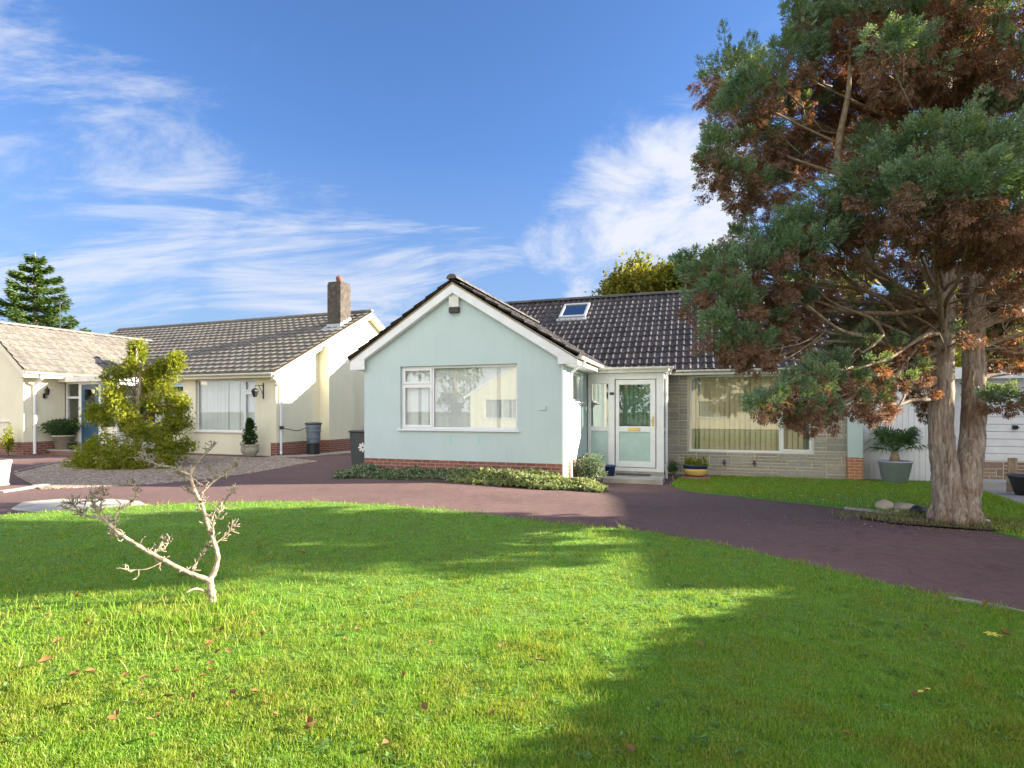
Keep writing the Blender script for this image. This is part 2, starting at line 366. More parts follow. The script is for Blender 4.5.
def mat_gravel():
    m, nt, b = newmat('gravel'); v = coord(nt); t = N(nt, 'ShaderNodeTexVoronoi'); t.inputs['Scale'].default_value = 28; nt.links.new(v, t.inputs['Vector'])
    s = N(nt, 'ShaderNodeSeparateColor'); nt.links.new(t.outputs['Color'], s.inputs[0])
    c = ramp(nt, s.outputs[0], [(0,(0.12,0.085,0.06)),(0.4,(0.29,0.215,0.15)),(0.75,(0.43,0.33,0.24)),(1,(0.60,0.50,0.39))])
    nt.links.new(c, b.inputs['Base Color']); b.inputs['Roughness'].default_value = 0.9
    bump(nt, mathn(nt, 'SUBTRACT', 1.0, t.outputs['Distance']), b, 1.0, 0.02); return m
M['gravel'] = mat_gravel()

near = list(np.arange(-26, 22.01, 0.5)); xs = [-400,-200,-100,-60,-40,-32]+near+[26,34,50,100,200,400]
ys = [-300,-150,-80,-50,-36]+list(np.arange(-30, 34.01, 0.5))+[40,50,70,110,200,400]
grid_sheet('ground', xs, ys, -0.05, M['ground'])
grid_sheet('driveway', list(np.arange(-26, 14.01, 0.5)), list(np.arange(-4, 24.01, 0.5)), 0.0, M['asphalt'])

lawn_px = [(0,517),(60,513),(130,508),(200,504.5),(270,503),(330,503.5),(400,507.5),(450,512),(500,518),(550,525),(630,532),(700,543),(760,556),(800,566),(850,578),(900,590),(950,602),(1000,613),(1024,618)]
lawn_edge = [(-14,6.2),(-10,7.0)]+[gp(*p)[:2] for p in lawn_px]+[(4.3,3.2),(5.2,2.0),(6.0,0.6),(7.0,-1.5)]
lawn_edge = np.array(lawn_edge)
def lawn_y(x): return np.interp(x, lawn_edge[:,0], lawn_edge[:,1])
strip_sheet('front_lawn', [tuple(p) for p in lawn_edge], [(x,-3.5) for x in lawn_edge[:,0]], 0.03, M['turf'], 70, 24)

far_px = [(672,487),(700,493),(740,497),(775,501),(850,509),(905,517),(975,527),(1024,540)]
vein = [gp(*p)[:2] for p in far_px]+[(8.6,6.3),(10.5,5.4)]
# ================================================================== HOUSE HELPERS
def wall_y(mb, x0, x1, z0, z1, y0, y1, holes=()):      # wall in the xz plane from y0 (face) to y1, with rectangular openings
    xs = sorted({x0,x1,*[h[0] for h in holes],*[h[1] for h in holes]}); zs = sorted({z0,z1,*[h[2] for h in holes],*[h[3] for h in holes]})
    for i in range(len(xs)-1):
        for j in range(len(zs)-1):
            cx = (xs[i]+xs[i+1])/2; cz = (zs[j]+zs[j+1])/2
            if any(h[0]<cx<h[1] and h[2]<cz<h[3] for h in holes): continue
            q = len(mb.v); a,b_,c,d = xs[i],xs[i+1],zs[j],zs[j+1]
            mb.add([(a,y0,c),(b_,y0,c),(b_,y0,d),(a,y0,d)],[(0,1,2,3)]); mb.add([(a,y1,c),(b_,y1,c),(b_,y1,d),(a,y1,d)],[(3,2,1,0)])
    for (a,b_,c,d) in list(holes)+[(x0,x1,z0,z1)]:
        mb.add([(a,y0,c),(a,y1,c),(a,y1,d),(a,y0,d),(b_,y0,c),(b_,y1,c),(b_,y1,d),(b_,y0,d)],[(0,1,2,3),(4,7,6,5),(0,4,5,1),(3,2,6,7)])
def wall_x(mb, y0, y1, z0, z1, x0, x1, holes=()):
    t = MB(); wall_y(t, y0, y1, z0, z1, x0, x1, holes); mb.add([(p[1],p[0],p[2]) for p in t.v], [f[::-1] for f in t.f])

def window(parent, loc, w, h, rz, cols, name='window', rec=0.07, fr=0.055, blind='blind', blindw=0.09, sill=True, glass='glass', frame='white', blind_gap=None, side='none', label=None, blind_alpha=0.92):
    """local: x along, z up, outer wall face at y=0, looking out to -y. cols: list of (x0,x1,[z splits], opening?)"""
    f = MB(); g = MB()
    f.box(0,w,rec,rec+0.06,0,fr); f.box(0,w,rec,rec+0.06,h-fr,h); f.box(0,fr,rec,rec+0.06,fr,h-fr); f.box(w-fr,w,rec,rec+0.06,fr,h-fr)
    for i, (x0,x1,zsp,op) in enumerate(cols):
        if i > 0: f.box(x0-fr*0.5,x0+fr*0.5,rec,rec+0.06,fr,h-fr)
        a = fr if i == 0 else x0+fr*0.5; b_ = w-fr if i == len(cols)-1 else x1-fr*0.5
        zz = [fr]+list(zsp)+[h-fr]
        for k in range(len(zz)-1):
            z0 = zz[k]+(fr*0.5 if k else 0); z1 = zz[k+1]-(fr*0.5 if k < len(zz)-2 else 0)
            if k: f.box(a,b_,rec,rec+0.06,zz[k]-fr*0.5,zz[k]+fr*0.5)
            A,B_,C_,D = a,b_,z0,z1
            if op:
                e = 0.045; y = rec-0.018
                f.box(A-0.01,B_+0.01,y,y+0.05,C_-0.01,C_+e); f.box(A-0.01,B_+0.01,y,y+0.05,D-e,D+0.01)
                f.box(A-0.01,A+e,y,y+0.05,C_+e,D-e); f.box(B_-e,B_+0.01,y,y+0.05,C_+e,D-e); A+=e;B_-=e;C_+=e;D-=e
            g.box(A-0.004,B_+0.004,rec+0.02,rec+0.026,C_-0.004,D+0.004)
    o = f.build(name, M[frame], parent, loc, rz, bevel=0.004)
    if label: o['label'] = label
    g.build('pane', M[glass], o)
    if sill:
        MB().box(-0.06,w+0.06,-0.05,rec,-0.035,-0.002).build('sill', M[frame], o, bevel=0.006)
    if blind:
        bl = MB(); x = 0.02; k = 0
        r = random.Random(int(w*100)+int(h*77))
        while x < w-0.02:
            ww = blindw*0.985; tilt = R(r.uniform(10,24)); 
            if r.random() < 0.05: tilt = R(60)
            c = x+ww/2; dx = ww/2*math.cos(tilt); dy = ww/2*math.sin(tilt); yb = rec+0.095
            bl.add([(c-dx,yb-dy,0.03),(c+dx,yb+dy,0.03),(c+dx,yb+dy,h-0.02),(c-dx,yb-dy,h-0.02)],[(0,1,2,3)])
            x += blindw*0.98; k += 1
        bl.build('vertical_blind', M[blind], o)
    if side == 'curtain':
        for (xa, xb) in ((0.05,0.42),(w-0.60,w-0.08)):
            cu = MB(); n = 26; vs = []
            for i in range(n):
                t = i/(n-1); x = xa+(xb-xa)*t; y = rec+0.19+0.022*math.sin(t*math.pi*9)
                vs += [(x,y,0.03),(x,y,h-0.03)]
            cu.add(vs, [(2*i,2*i+2,2*i+3,2*i+1) for i in range(n-1)]); cu.build('curtain', M['curtain'], o, smooth=True)
    return o

def tiles(O, ea, eb, W, L, prof, course=0.34, lift=0.03, aclip=None, roll_n=8):
    """tiled slope as real relief. O = eave corner, ea along the eave, eb up the slope; prof=(period, height, power)"""
    O = Vector(O); ea = Vector(ea).normalized(); eb = Vector(eb).normalized(); en = ea.cross(eb)
    if en.z < 0: en = -en
    per, hh, pw = prof; V = []; F = []
    rows = int(math.ceil(L/course)); rr = random.Random(int(W*31+L*17))
    for i in range(rows):
        b0 = i*course; b1 = min(L, (i+1)*course+0.01)
        a0, a1 = (0, W) if aclip is None else aclip(b0+course*0.5)
        if a1-a0 < 0.1: continue
        k0 = int(math.floor(a0/per)); k1 = int(math.ceil(a1/per))
        for k in range(k0, k1):                     # every tile column of this row its own island
            ja = rr.uniform(-0.004,0.004); jl = rr.uniform(-0.005,0.007); base = len(V); n = 0
            for q in range(roll_n+1):
                a = (k+q/roll_n)*per
                if a < a0-1e-6 or a > a1+1e-6: continue
                r = hh*(0.5+0.5*math.cos(2*math.pi*q/roll_n))**pw
                for (b_, h_) in ((b0, -0.012), (b0, lift+jl+r), (b1, 0.004+r)):
                    V.append(O+ea*a+eb*(b_+ (ja if h_ > 0 else 0))+en*h_)
                n += 1
            for q in range(n-1):
                A = base+q*3
                F += [(A,A+3,A+4,A+1),(A+1,A+4,A+5,A+2)]
    s = MB(); s.add(V, F)
    return s
def ridge(mb, P, Q, r=0.11, seg=0.45):
    P = Vector(P); Q = Vector(Q); L = (Q-P).length; d = (Q-P)/L; side = Vector((-d.y,d.x,0)).normalized(); up = Vector((0,0,1))
    n = int(L/seg)
    for i in range(n):
        a = P+d*(L*i/n); b_ = P+d*(L*(i+1)/n+0.0); vs = []; K = 8
        for (p, rr) in ((a, r*1.03), (b_, r*0.97)):
            for k in range(K+1):
                th = math.pi*k/K; vs.append(p+side*(rr*math.cos(th))+up*(rr*math.sin(th)*0.85-0.02))
        fs = [(k, k+1, K+2+k, K+1+k) for k in range(K)]; fs.append(tuple(range(K,-1,-1))); fs.append(tuple(range(K+1,2*K+2)))
        mb.add(vs, fs)
def gutter(mb, P, Q, r=0.055):
    P = Vector(P); Q = Vector(Q); d = (Q-P).normalized(); side = Vector((-d.y,d.x,0)).normalized(); up = Vector((0,0,1)); K = 8; vs = []
    for p in (P,Q):
        for rr in (r, r*0.88):
            for k in range(K+1):
                th = math.pi+math.pi*k/K; vs.append(p+side*(rr*math.cos(th))+up*(rr*math.sin(th)))
    n = K+1; fs = []
    for k in range(K):
        fs.append((k,k+1,2*n+k+1,2*n+k)); fs.append((n+k,3*n+k,3*n+k+1,n+k+1))
    fs.append((0,2*n,3*n,n)); fs.append((K,n+K,3*n+K,2*n+K))
    for e in (0,2*n): fs.append(tuple([e+k for k in range(K+1)]))
    mb.add(vs, fs)
    L = (Q-P).length; nb = max(2, int(L/0.9))
    for i in range(nb+1):
        c = P+d*(0.03+(L-0.06)*i/nb); vv = []
        for dd in (-0.012,0.012):
            for rr in (r*1.14,):
                for k in range(K+1):
                    th = math.pi+math.pi*k/K; vv.append(c+d*dd+side*(rr*math.cos(th))+up*(rr*math.sin(th)))
        fs = [(k,k+1,n+k+1,n+k) for k in range(K)]; fs += [tuple(range(K+1)), tuple(range(2*n-1,n-1,-1))]
        mb.add(vv, fs)
def rot2(th, x, y): return (x*math.cos(th)-y*math.sin(th), x*math.sin(th)+y*math.cos(th))

# ================================================================== MINT BUNGALOW
TH = -math.atan(0.3365); HC = Vector((1.045, 11.6, 0))
house = empty('bungalow', HC, TH, 'mint green bungalow with dark tiled roof, projecting front gable and grey stone front', 'bungalow')
HW = 4.786; MV = 4.2; RV = 8.2; BV = 12.3; SE = 6.154
def HZ(v): return 2.55+0.665*(v-3.9)
GR = lambda s: 4.33-0.62*abs(s+2.45)                 # underside line of the gable tiles
fwh = [(-3.824,-0.985,1.06,2.50)]
w = MB()
wall_y(w, -HW, 0, 0.37, 2.54, 0, 0.24, fwh)
w.prism_y([(-HW,2.54),(0,2.54),(0,2.62),(-2.45,4.14),(-HW,2.66)], 0, 0.24)
wall_x(w, 0.24, MV+0.0, 0.37, 2.50, -0.24, 0, [(1.0,2.15,1.70,2.38)])
wall_x(w, 0.24, BV, 0.37, 2.50, -HW, -HW+0.24)
w.prism_x([(MV-0.1,2.50),(RV,HZ(RV)-0.16),(BV,2.50)], -HW, -HW+0.24)
wall_y(w, -HW+0.24, SE+0.2, 0.0, 2.50, BV-0.24, BV)
w.box(SE, SE+0.32, MV-0.09, MV+0.3, 0.345, 2.46)
wall_x(w, MV+0.3, BV-0.24, 0.0, 2.50, SE+0.02, SE+0.25)
w.prism_x([(MV,2.50),(RV,HZ(RV)-0.16),(BV,2.50)], SE+0.02, SE+0.25)
w.build('rendered_wall', M['mint'], house)
p = MB()
p.box(-HW-0.004, 0.004, -0.012, 0.24, -0.4, 0.37); p.box(-0.24, 0.012, 0.24, MV, -0.4, 0.37); p.box(-HW-0.012, -HW+0.24, 0.24, BV, -0.4, 0.37)
p.build('brick_plinth', M['brick'], house, label=None) if False else p.build('brick_plinth', M['brick'], house)
MB().box(SE-0.006, SE+0.326, MV-0.10, MV+0.3, -0.4, 0.345).build('pillar_base', M['brick_orange'], house)['label'] = 'orange brick foot of the green corner pillar'
# corner strip beside the pipes, white standing in for sunlight on the render return
MB().box(-0.002,0.03,-0.004,0.26,-0.1,2.45).build('sunlit_corner_strip', M['whitepaint'], house)
# --- stone wall as laid blocks
def stone_wall(x0, x1, z0, z1, hole, yf, seed=3, mat='stone', name='stone_wall', parent=None, cw=0.11, chh=0.082):
    r = random.Random(seed); nx = int(round((x1-x0)/cw)); nz = int(round((z1-z0)/chh)); ax = (x1-x0)/nx; az = (z1-z0)/nz
    occ = [[False]*nx for _ in range(nz)]; mb = MB()
    def blocked(i,j):
        if hole is None: return False
        cx = x0+(i+.5)*ax; cz = z0+(j+.5)*az; return hole[0]<cx<hole[1] and hole[2]<cz<hole[3]
    for j in range(nz):
        for i in range(nx):
            if occ[j][i] or blocked(i,j): continue
            H = r.choice([1,1,1,2,2]); Wd = r.choice([3,4,5,6,7]) if H == 1 else r.choice([3,4,5,6])
            k = 0
            while k < Wd and i+k < nx and not occ[j][i+k] and not blocked(i+k,j): k += 1
            Wd = max(1,k)
            if H == 2 and (j+1 >= nz or any(occ[j+1][i+q] or blocked(i+q,j+1) for q in range(Wd))): H = 1
            for a in range(H):
                for q in range(Wd): occ[j+a][i+q] = True
            g = 0.011; X0 = x0+i*ax+g; X1 = x0+(i+Wd)*ax-g; Z0 = z0+j*az+g; Z1 = z0+(j+H)*az-g
            if hole: 
                if X0 < hole[1] < X1 and hole[2] < (Z0+Z1)/2 < hole[3]: X0 = max(X0, hole[1]+0.004)
                if X0 < hole[0] < X1 and hole[2] < (Z0+Z1)/2 < hole[3]: X1 = min(X1, hole[0]-0.004)
            if X1-X0 < 0.03: continue
            b_ = 0.006; pr = yf-0.010-r.uniform(0,0.010); jx = r.uniform(-.002,.002)
            mb.add([(X0,yf,Z0),(X1,yf,Z0),(X1,yf,Z1),(X0,yf,Z1),(X0+b_,pr,Z0+b_),(X1-b_,pr,Z0+b_+jx),(X1-b_,pr,Z1-b_),(X0+b_,pr,Z1-b_+jx)],
                   [(4,5,6,7),(0,1,5,4),(1,2,6,5),(2,3,7,6),(3,0,4,7)])
    return mb.build(name, M[mat], parent)
hole = (2.472,5.441,0.40,2.42)
core = MB(); wall_y(core, 1.88, SE, -0.4, 2.46, MV+0.012, MV+0.24, [hole]); cw_ = core.build('mortar_wall', M['mortar'], house)
stone_wall(1.88, SE, -0.26, 2.46, hole, MV+0.012, parent=house)
# --- windows
window(house, (-3.824,0,1.06), 2.839, 1.44, 0, [(0,0.80,[1.02],True),(0.80,2.839,[],False)], sill=True)
window(house, (0,1.0,1.70), 1.15, 0.68, R(90), [(0,1.15,[],False)], blind='blind')
window(house, (2.472,MV,0.40), 2.969, 2.02, 0, [(0,2.21,[],False),(2.21,2.969,[1.45],True)], blind='blind_tan', blindw=0.127, side='curtain', sill=False)
for sx in (3.34, 4.06):
    k = MB(); k.box(sx-0.022,sx+0.022,MV-0.03,MV+0.0,0.10,0.20); k.tube([(sx,MV-0.02,0.17),(sx-0.01,MV-0.07,0.13),(sx+0.01,MV-0.085,0.04)],0.014,6); k.box(sx-0.045,sx+0.045,MV-0.06,MV-0.03,0.11,0.135)
    k.build('wall_bracket', M['darkgrey'], house)
# interiors: plain rooms so the glass looks into a dark, lived-in depth
r_ = MB(); r_.box(-HW+0.3,-0.3,3.2,3.3,-0.2,2.5); r_.box(1.95,SE-0.1,MV+3.2,MV+3.3,-0.2,2.5); r_.box(0.1,1.9,MV+2.0,MV+2.1,-0.2,2.5)
r_.box(-HW+0.26,-0.26,0.26,3.2,0.02,0.05); r_.box(0.0,SE-0.1,MV+0.26,MV+3.2,-0.05,-0.02); r_.box(0.02,SE,MV+0.26,MV+3.2,2.44,2.47); r_.box(-HW+0.26,-0.26,0.26,3.2,2.44,2.47)
r_.build('inner_wall', M['room'], house)
# --- porch
def porch():
    pz = 2.75; f = MB(); G = MB(); Gf = MB(); y0,y1 = pz, pz+0.07
    f.box(0.02,0.10,y0,y1,-0.03,2.42); f.box(0.54,0.70,y0,y1,-0.03,2.42); f.box(1.72,1.90,y0,y1,-0.03,2.42)
    f.box(0.10,0.54,y0,y1,2.16,2.42); f.box(0.70,1.72,y0,y1,2.27,2.42); f.box(0.10,0.54,y0,y1,0.97,1.08); f.box(0.10,0.54,y0,y1,-0.03,0.12)
    f.box(0.70,1.72,y0+0.01,y1,-0.03,0.06)
    f.box(1.84,1.90,y1,MV-0.01,-0.03,0.10); f.box(1.84,1.90,y1,MV-0.01,2.30,2.42); f.box(1.84,1.90,MV-0.12,MV-0.01,0.10,2.30); f.box(1.84,1.90,y1,MV-0.12,0.97,1.07)
    o = f.build('porch_frame', M['white'], house, bevel=0.005)
    MB().box(0.10,0.54,y0+0.03,y0+0.036,1.08,2.16).build('pane', M['glass_low'], o)
    MB().box(0.10,0.54,y0+0.03,y0+0.036,0.12,0.97).build('pane', M['frosted'], o)
    MB().box(1.865,1.871,y1,MV-0.12,1.07,2.30).build('pane', M['glass_low'], o); MB().box(1.862,1.874,y1,MV-0.12,0.10,0.97).build('pane', M['frosted'], o)
    d = MB(); yy = y0-0.008; y2 = y0+0.05
    d.box(0.725,0.815,yy,y2,0.075,2.255); d.box(1.575,1.70,yy,y2,0.075,2.255); d.box(0.815,1.575,yy,y2,2.135,2.255); d.box(0.815,1.575,yy,y2,0.955,1.095); d.box(0.815,1.575,yy,y2,0.075,0.215)
    door = d.build('door', M['white'], house, bevel=0.005)
    MB().box(0.815,1.575,y0+0.02,y0+0.026,1.095,2.135).build('pane', M['glass_low'], door)
    MB().box(0.815,1.575,y0+0.02,y0+0.026,0.215,0.955).build('pane', M['frosted'], door)
    MB().box(1.03,1.33,yy-0.014,yy-0.001,0.985,1.06).build('letter_plate', M['gold'], door, bevel=0.004)
    h = MB(); h.box(1.618,1.660,yy-0.012,yy-0.001,1.10,1.34); h.tube([(1.64,yy-0.01,1.24),(1.64,yy-0.05,1.24),(1.55,yy-0.055,1.235)],0.011,8); h.build('handle', M['gold'], door)
    q = MB(); q.box(0.575,0.685,y0-0.012,y0-0.001,1.88,1.945); n_ = q.build('number_plate', M['black'], house)
    nc = MB(); n = 40; vs = []
    for i in range(n): x = .82+.75*i/(n-1); y = y0+.16+.02*math.sin(i*1.1); vs += [(x,y,1.1),(x,y,2.14)]
    nc.add(vs,[(2*i,2*i+2,2*i+3,2*i+1) for i in range(n-1)]); nc.build('reflection_curtain', M['curtain'], door, smooth=True)  # curtain added behind the door glass to imitate its pale reflection
    s = MB(); s.box(-0.02,2.02,2.55,MV+0.0,2.425,2.56); s.build('porch_roof', M['oldwhite'], house, bevel=0.006)
    st = MB(); st.box(0.55,1.93,1.85,2.74,-0.45,-0.10); o2 = st.build('door_step', M['pale_concrete'], house, bevel=0.01)
    MB().box(0.78,1.60,2.42,2.735,-0.0985,-0.085).build('door_mat', M['black'], house)
    MB().box(0.02,1.90,2.76,2.90,-0.45,-0.032).build('threshold', M['concrete'], house)
    g = MB(); gutter(g, (0.30,2.49,2.55), (2.14,2.49,2.55), 0.06); g.build('gutter', M['oldwhite'], house)
    dp = MB(); dp.tube([(2.08,2.50,2.49),(2.03,2.66,2.40),(1.96,2.85,2.34),(1.95,2.9,-0.2)],0.033,8); dp.build('downpipe', M['white'], house)
porch()
# --- roofs
def sub(v): return Vector(v)
cs = math.cos(math.atan(0.665)); sl = (RV-3.86)/cs
r_ = tiles((-HW-0.14,3.86,HZ(3.86)+0.0), (1,0,0), (0,1,0.665), SE+0.72+HW+0.14-0.12, sl, (0.19,0.050,1.2), 0.345, 0.032)
roof = r_.build('roof', M['tile_dark'], house)
r2 = tiles((-HW-0.14,2*RV-3.86,HZ(3.86)), (1,0,0), (0,-1,0.665), SE+0.60+HW+0.14, sl, (0.19,0.040,1.2), 0.345, 0.032, roll_n=4); r2.build('tiled_slope', M['tile_dark'], roof)
gs = math.atan(0.62); gl = 2.83/math.cos(gs); vend = 3.9+(4.40-2.55)/0.665
for (sgn, e) in ((1, 0.37), (-1, -5.12)):
    L = abs(e+2.45)/math.cos(gs); z0 = 4.345-0.62*abs(e+2.45)
    t = tiles((e,-0.165,z0), (0,1,0), (-sgn,0,0.62), vend+0.5, L, (0.19,0.045,1.2), 0.345, 0.034)
    t.build('tiled_slope', M['tile_dark'], roof)
    # closing board below the tile edge (undercloak)
u = MB()
u.prism_y([(0.36,2.565),(-2.45,4.33),(-5.10,2.66),(-5.10,2.63),(-2.45,4.29),(0.36,2.535)], -0.145, 6.6)
u.prism_x([(3.9,HZ(3.9)-0.03),(RV,HZ(RV)-0.03),(2*RV-3.9,HZ(3.9)-0.03),(2*RV-3.9,HZ(3.9)-0.07),(RV,HZ(RV)-0.07),(3.9,HZ(3.9)-0.07)], -HW-0.12, SE+0.58)
u.build('roof_deck', M['wood'], roof)
rd = MB(); ridge(rd, (-2.45,-0.18,4.42), (-2.45,vend+0.15,4.42), 0.12); rd.build('ridge_tile', M['ridge_dark'], roof); rd = MB(); ridge(rd, (-HW-0.14,RV,HZ(RV)+0.045), (SE+0.6,RV,HZ(RV)+0.045), 0.12)
rd.build('ridge_tile', M['ridge_dark'], roof)
vl = MB(); vl.box(0.30,0.42,-0.28,-0.2,2.56,2.60)
# bargeboards, soffits, fascias
b_ = MB()
b_.prism_y([(-2.45,4.325),(0.36,2.575),(0.36,2.455),(-0.06,2.455),(-0.06,2.60),(-2.45,4.095)], -0.135, -0.108)
b_.prism_y([(-2.45,4.325),(-5.09,2.67),(-5.09,2.445),(-4.70,2.445),(-4.70,2.69),(-2.45,4.095)], -0.135, -0.108)
b_.prism_y([(-2.45,4.08),(0.0,2.545),(0.0,2.46),(0.33,2.46),(0.33,2.50),(-2.45,4.26)], -0.107, -0.002)
b_.prism_y([(-2.45,4.08),(-HW,2.62),(-HW,2.47),(-5.06,2.46),(-5.06,2.52),(-2.45,4.26)], -0.107, -0.002)
b_.box(0.0,0.31,0.0,2.55,2.45,2.48); b_.box(0.31,0.34,-0.107,2.62,2.45,2.60); b_.box(-5.06,-HW,0.0,6,2.46,2.49); b_.box(-5.09,-5.06,-0.107,6,2.46,2.62)
b_.box(1.9,SE+0.6,3.97,MV+0.02,2.44,2.462); b_.box(2.02,SE+0.6,3.94,3.968,2.42,2.54)
b_.build('bargeboard', M['white'], house)
g = MB(); gutter(g, (0.40,-0.10,2.61), (0.40,2.52,2.60), 0.055); g.build('gutter', M['oldwhite'], house); g = MB(); gutter(g, (2.14,3.88,2.545), (SE+0.62,3.88,2.545), 0.055); g.build('gutter', M['oldwhite'], house); g = MB(); gutter(g, (-5.15,-0.1,2.66), (-5.15,6,2.64), 0.055)
g.build('gutter', M['oldwhite'], house)
dp = MB(); dp.tube([(0.40,0.42,2.57),(0.38,0.44,2.50),(0.12,0.52,2.34),(0.075,0.54,2.28),(0.075,0.54,0.02),(0.14,0.50,-0.03)],0.034,10)
dp.build('downpipe', M['white'], house); dp = MB(); dp.tube([(0.06,0.20,2.30),(0.06,0.20,0.0)],0.022,8); dp.build('downpipe', M['white'], house)
dp = MB(); dp.tube([(-5.15,0.35,2.6),(-5.12,0.36,2.5),(-4.87,0.4,2.4),(-4.84,0.4,2.3),(-4.84,0.4,0.0)],0.034,10); dp.build('downpipe', M['white'], house)
# alarm box
al = MB(); al.box(-2.56,-2.32,-0.09,0,3.78,4.02); al.box(-2.53,-2.35,-0.07,0,4.02,4.08); a_ = al.build('alarm_box', M['oldwhite'], house, bevel=0.012)
MB().box(-2.555,-2.325,-0.094,0,3.66,3.775).build('lamp_unit', M['black'], a_, bevel=0.006)
MB().box(-0.50,-0.34,-0.02,0,1.50,1.59).build('wall_vent', M['mint'], house)
# skylight
def on_roof(s, v, h=0.0): n = Vector((0,-0.554,0.833)); q = Vector((s,v,HZ(v))); return q+n*h
sk = MB(); a0,a1,v0,v1 = -1.74,-0.84,6.84,7.74
def rbox(mb, s0,s1,va,vb,h0,h1):
    vs = [on_roof(s0,va,h0),on_roof(s1,va,h0),on_roof(s1,vb,h0),on_roof(s0,vb,h0),on_roof(s0,va,h1),on_roof(s1,va,h1),on_roof(s1,vb,h1),on_roof(s0,vb,h1)]
    mb.add(vs, [(0,3,2,1),(4,5,6,7),(0,1,5,4),(1,2,6,5),(2,3,7,6),(3,0,4,7)])
rbox(sk,a0,a1,v0,v0+0.08,0,0.13); rbox(sk,a0,a1,v1-0.08,v1,0,0.13); rbox(sk,a0,a0+0.07,v0+0.08,v1-0.08,0,0.13); rbox(sk,a1-0.07,a1,v0+0.08,v1-0.08,0,0.13)
so = sk.build('skylight', M['lead'], roof)
fl = MB(); rbox(fl,a0-0.06,a1+0.06,v0-0.14,v0,0.03,0.075); fl.build('flashing', M['lead'], roof)
gl_ = MB(); rbox(gl_,a0+0.07,a1-0.07,v0+0.08,v1-0.08,0.09,0.10); gl_.build('skylight_pane', M['glass_sky'], roof)

# ================================================================== CREAM BUNGALOW
TN = -math.atan(0.376); NC = Vector((-7.31,17.2,0.0))
nb = empty('bungalow', NC, TN, 'cream bungalow with grey tiled roofs, tall chimney and a blue front door', 'bungalow')
NR = 4.73; def_ = 0.525
def NZ(v): return 2.67+0.525*(v+0.3)
PF = -1.38; WF = -2.57
w = MB()
wall_y(w, -5.1, 0, 0.0, 2.64, 0, 0.24, [(-5.04,-3.93,1.05,2.46),(-3.39,-0.82,0.80,2.50)])
wall_x(w, 0.24, 9.5, 0.48, 2.7, -0.24, 0)
w.prism_x([(0.24,2.7),(NR,NZ(NR)-0.14),(9.2,2.7)], -0.24, 0)
w.prism_x([(1.96,0.48),(3.35,0.48),(3.35,NZ(3.35)-0.13),(1.96,NZ(1.96)-0.13)], 0.003, 0.42)
w.prism_y([(-11.7,0.48),(-7.68,0.48),(-7.68,2.75),(-9.43,4.2),(-11.7,2.75)], WF, WF+0.24)
wall_x(w, WF+0.24, PF+0.0, 0.48, 2.70, -7.92, -7.68)
wall_x(w, WF+0.24, 4, 0.0, 2.70, -11.7, -11.46)
wall_y(w, -17, 0, 0.0, 2.7, 9.26, 9.5); wall_x(w, 0, 9.5, 0, 2.7, -13.5,-13.26)
w.build('rendered_wall', M['cream'], nb)
p = MB(); p.box(0.0,0.012,0.0,1.96,-0.2,0.48); p.box(-0.24,0.012,-0.012,0.24,-0.2,0.478) if False else None
p.box(-0.2,0.012,-0.012,0.0,-0.2,0.48); p.box(0.012,0.432,1.948,1.96,-0.2,0.48); p.box(0.42,0.432,1.96,3.36,-0.2,0.48); p.box(0.012,0.42,1.96,3.35,-0.2,0.477); p.box(0.0,0.012,3.36,9.5,-0.2,0.48)
p.box(-0.24,0.0,0.24,9.5,-0.2,0.477)
p.build('brick_plinth', M['brick'], nb); p = MB(); p.box(-11.71,-7.67,WF-0.012,WF+0.24,-0.2,0.48); p.box(-7.92,-7.668,WF+0.24,PF,-0.2,0.48)
p.build('brick_plinth', M['brick'], nb)
window(nb, (-3.39,0,0.80), 2.57, 1.70, 0, [(0,2.04,[],False),(2.04,2.57,[1.27],True)], blind='blind', blindw=0.07)
window(nb, (-5.04,0,1.05), 1.11, 1.41, 0, [(0,1.11,[1.0],True)], blind=None)
wl = window(nb, (-9.9,WF,1.15), 1.45, 1.35, 0, [(0,1.45,[],False)], blind='blind'); 
# glazed porch of the cream house
f = MB(); z1 = 2.42
f.box(-7.64,-7.56,PF,PF+0.07,0.2,z1); f.box(-7.0,-6.86,PF,PF+0.07,0.2,z1); f.box(-6.02,-5.9,PF,PF+0.07,0.2,z1); f.box(-7.56,-7.0,PF,PF+0.07,1.88,1.95); f.box(-7.56,-7.0,PF,PF+0.07,2.36,z1); f.box(-7.56,-7.0,PF,PF+0.07,0.72,0.78)
f.box(-6.86,-6.02,PF,PF+0.07,2.34,z1); f.box(-5.9,-5.14,PF,PF+0.07,2.30,z1); f.box(-5.22,-5.14,PF,PF+0.07,0.2,2.30)
f.box(-5.17,-5.10,PF+0.07,-0.01,0.2,0.80); f.box(-5.17,-5.10,PF+0.07,-0.01,2.30,z1); f.box(-5.17,-5.10,-0.75,-0.68,0.80,2.30); f.box(-5.17,-5.10,-0.09,-0.01,0.80,2.30); f.box(-5.17,-5.10,PF+0.07,-0.09,1.9,1.97)
fo = f.build('porch_frame', M['white'], nb)
w2 = MB(); w2.box(-7.56,-7.0,PF+0.01,PF+0.06,0.2,0.72); w2.build('porch_panel', M['cream'], nb); w2 = MB(); w2.box(-5.9,-5.22,PF+0.01,PF+0.06,0.2,0.95); w2.build('porch_panel', M['cream'], nb)
MB().box(-7.56,-7.0,PF+0.03,PF+0.035,0.78,2.36).build('pane', M['glass'], fo); MB().box(-5.9,-5.22,PF+0.03,PF+0.035,0.95,2.30).build('pane', M['glass'], fo); MB().box(-5.14,-5.135,PF+0.07,-0.01,0.80,2.30).build('pane', M['glass'], fo)
